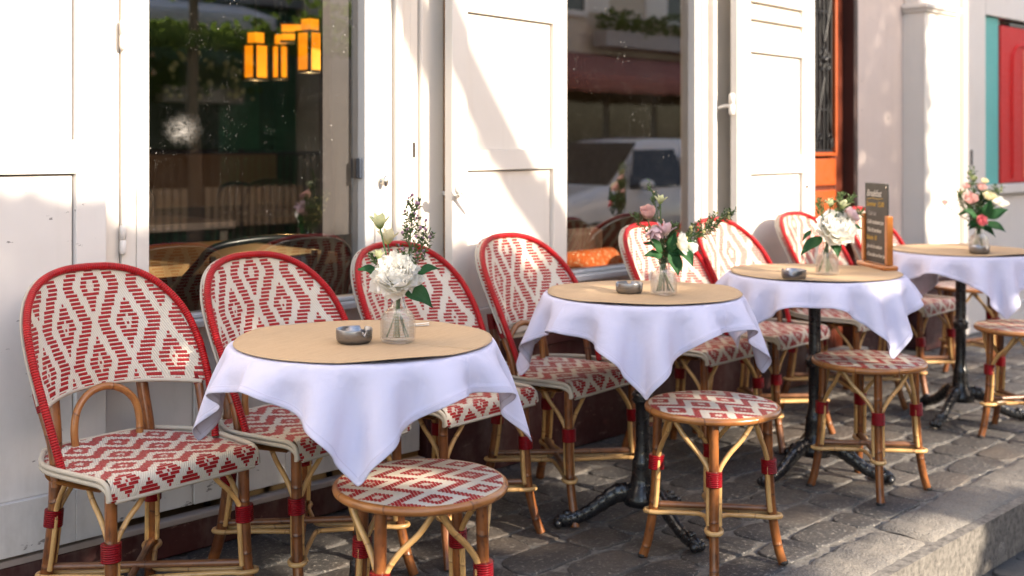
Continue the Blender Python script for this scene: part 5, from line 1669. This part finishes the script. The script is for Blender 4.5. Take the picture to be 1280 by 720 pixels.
def lime(x0, x1, seed, label, limb=None, f=.5):
    xc = x0 + (x1 - x0) * f
    t = thing('clipped_lime_tree', label, 'tree', (xc, LY, -.15), 0, 'clipped lime trees across the road')
    rg = random.Random(seed)
    b = MB(); tr = catmull([(0, 0, 0), (.02, .01, .9), (-.02, .02, 1.8), (.01, 0, 2.6), (0, 0, 3.6)], 6)
    b.tube(tr, [.085 - .05 * k / len(tr) for k in range(len(tr))], 10)
    for zz in (3.18, 3.42):
        for e in (x0 - xc + .05, x1 - xc - .05): b.tube(catmull([(0, 0, zz - .1), (e * .5, .03, zz + .04), (e, 0, zz)], 5), [.026 - .0014 * q for q in range(11)], 6)
    if limb:
        b.tube(catmull([(0, 0, 2.8)] + [(a - xc, .0, c + .15) for a, c in limb], 6), [.115 - .001 * q for q in range(6 * len(limb) + 1)], 8)
    b.build('trunk', M['bark'], t)
    b = MB()
    n = int((x1 - x0) * 5000)
    for _ in range(n):
        x = rg.uniform(x0 - .06, x1 + .06); y = LY + rg.uniform(-.24, .24)
        z = rg.uniform(2.22, 5.5) if (x1 > 8 or rg.random() < .12) else rg.uniform(2.22, 4.3)
        px = x - (y - LY) * KX; pz = z + (y - LY) * KZ      # height along the sunbeam
        tp = top_of(px)
        over = pz - tp
        if over > 0 and rg.random() > .011 * math.exp(-over * 1.1): continue
        if in_hole(px, pz) and rg.random() > .004: continue
        if pz > 2.3 and rg.random() > .985: continue
        a = Vector((rg.uniform(-1, 1), rg.uniform(-.6, .6), rg.uniform(-1, .7))).normalized(); o = a.cross(Vector((rg.uniform(-.5, .5), 1, rg.uniform(-.3, .9)))).normalized()
        s = .062 * rg.uniform(.7, 1.25); p = Vector((x - xc, y - LY, z + .15))
        b.add([p - a * s, p - o * s * .55 - a * s * .2, p + a * s, p + o * s * .55 - a * s * .2], [(0, 1, 2, 3)], [[(.5, 0), (0, .5), (.5, 1), (1, .5)]])
    b.build('crown', M['crown'], t)
KX = math.tan(math.radians(8)); KZ = math.tan(math.radians(23)) / math.cos(math.radians(8))
xs = [.2, 1.9, 3.5, 5.1, 6.7, 8.3]
LL = ['clipped lime tree across the road, first of its row, mirrored low in the first window', 'clipped lime tree across the road whose crown stands highest in the row', 'clipped lime tree across the road with one leaning bare limb above its crown',
      'clipped lime tree across the road with the thinnest gappy crown', 'clipped lime tree across the road beside the corner house, with a tall spire']
for k in range(5):
    lime(xs[k], xs[k + 1], 60 + k, LL[k], [(4.46, 3.7), (4.12, 4.2), (3.78, 4.62), (3.4, 5.2)] if k == 2 else None, (.5, .5, .1, .5, .5)[k])  # limb added to cast a slanting shadow band on the shutter
# ---------------------------------------------------------------- light, sky, camera
AZ, EL = math.radians(8), math.radians(23)      # sun over the street, a little along it
to_sun = Vector((math.sin(AZ) * math.cos(EL), -math.cos(AZ) * math.cos(EL), math.sin(EL)))
KX = math.tan(AZ); KZ = math.tan(EL) / math.cos(AZ)

w = bpy.data.worlds.new('World'); SC.world = w; w.use_nodes = True
nt = w.node_tree; bg = nt.nodes['Background']
sky = nt.nodes.new('ShaderNodeTexSky'); sky.sky_type = 'NISHITA'; sky.sun_disc = False
sky.sun_elevation = EL; sky.sun_rotation = math.radians(172); sky.air_density = 1.0; sky.dust_density = 1.2
tint = nt.nodes.new('ShaderNodeMix'); tint.data_type = 'RGBA'; tint.blend_type = 'MULTIPLY'; tint.inputs[0].default_value = 1; tint.inputs[7].default_value = (1.22, 1.08, .99, 1)
nt.links.new(sky.outputs[0], tint.inputs[6]); nt.links.new(tint.outputs[2], bg.inputs[0]); bg.inputs[1].default_value = .125
ld = bpy.data.lights.new('sun', 'SUN'); ld.energy = 2.9; ld.angle = math.radians(.53); ld.color = (1.0, .87, .70)
sun = bpy.data.objects.new('sun', ld); COL.objects.link(sun); sun.rotation_euler = (-to_sun).to_track_quat('-Z', 'Y').to_euler(); sun.location = (3, -10, 8)

cd = bpy.data.cameras.new('camera'); cd.sensor_width = 36; cd.lens = 36 * 1450 / 1280; cd.shift_y = -178 / 1280; cd.clip_end = 500; cd.clip_start = .05
cam = bpy.data.objects.new('camera', cd); COL.objects.link(cam)
cam.location = (0, 0, 1.228); cam.rotation_euler = (PI / 2, 0, -math.atan2(.705, .709))
cd.dof.use_dof = True; cd.dof.focus_distance = 2.95; cd.dof.aperture_fstop = 2.8
SC.camera = cam
SC.view_settings.view_transform = 'Standard'; SC.view_settings.look = 'None'; SC.view_settings.gamma = 1; SC.view_settings.use_curve_mapping = False
SC.view_settings.exposure = 2.12
for (x, y, z) in ((3.40, 5.36, 1.52), (3.83, 5.78, 1.55), (3.37, 4.82, 1.53)):     # the bulbs of the amber lanterns
    pl = bpy.data.lights.new('lantern_bulb', 'POINT'); pl.energy = 3; pl.color = (1, .6, .25); pl.shadow_soft_size = .05
    po = bpy.data.objects.new('lantern_bulb', pl); COL.objects.link(po); po.location = (x, y, z)
SC.render.engine = 'CYCLES'
SC.cycles.use_denoising = True
SC.cycles.max_bounces = 8; SC.cycles.transparent_max_bounces = 12; SC.cycles.caustics_reflective = False; SC.cycles.caustics_refractive = False
SC.cycles.sample_clamp_indirect = 6
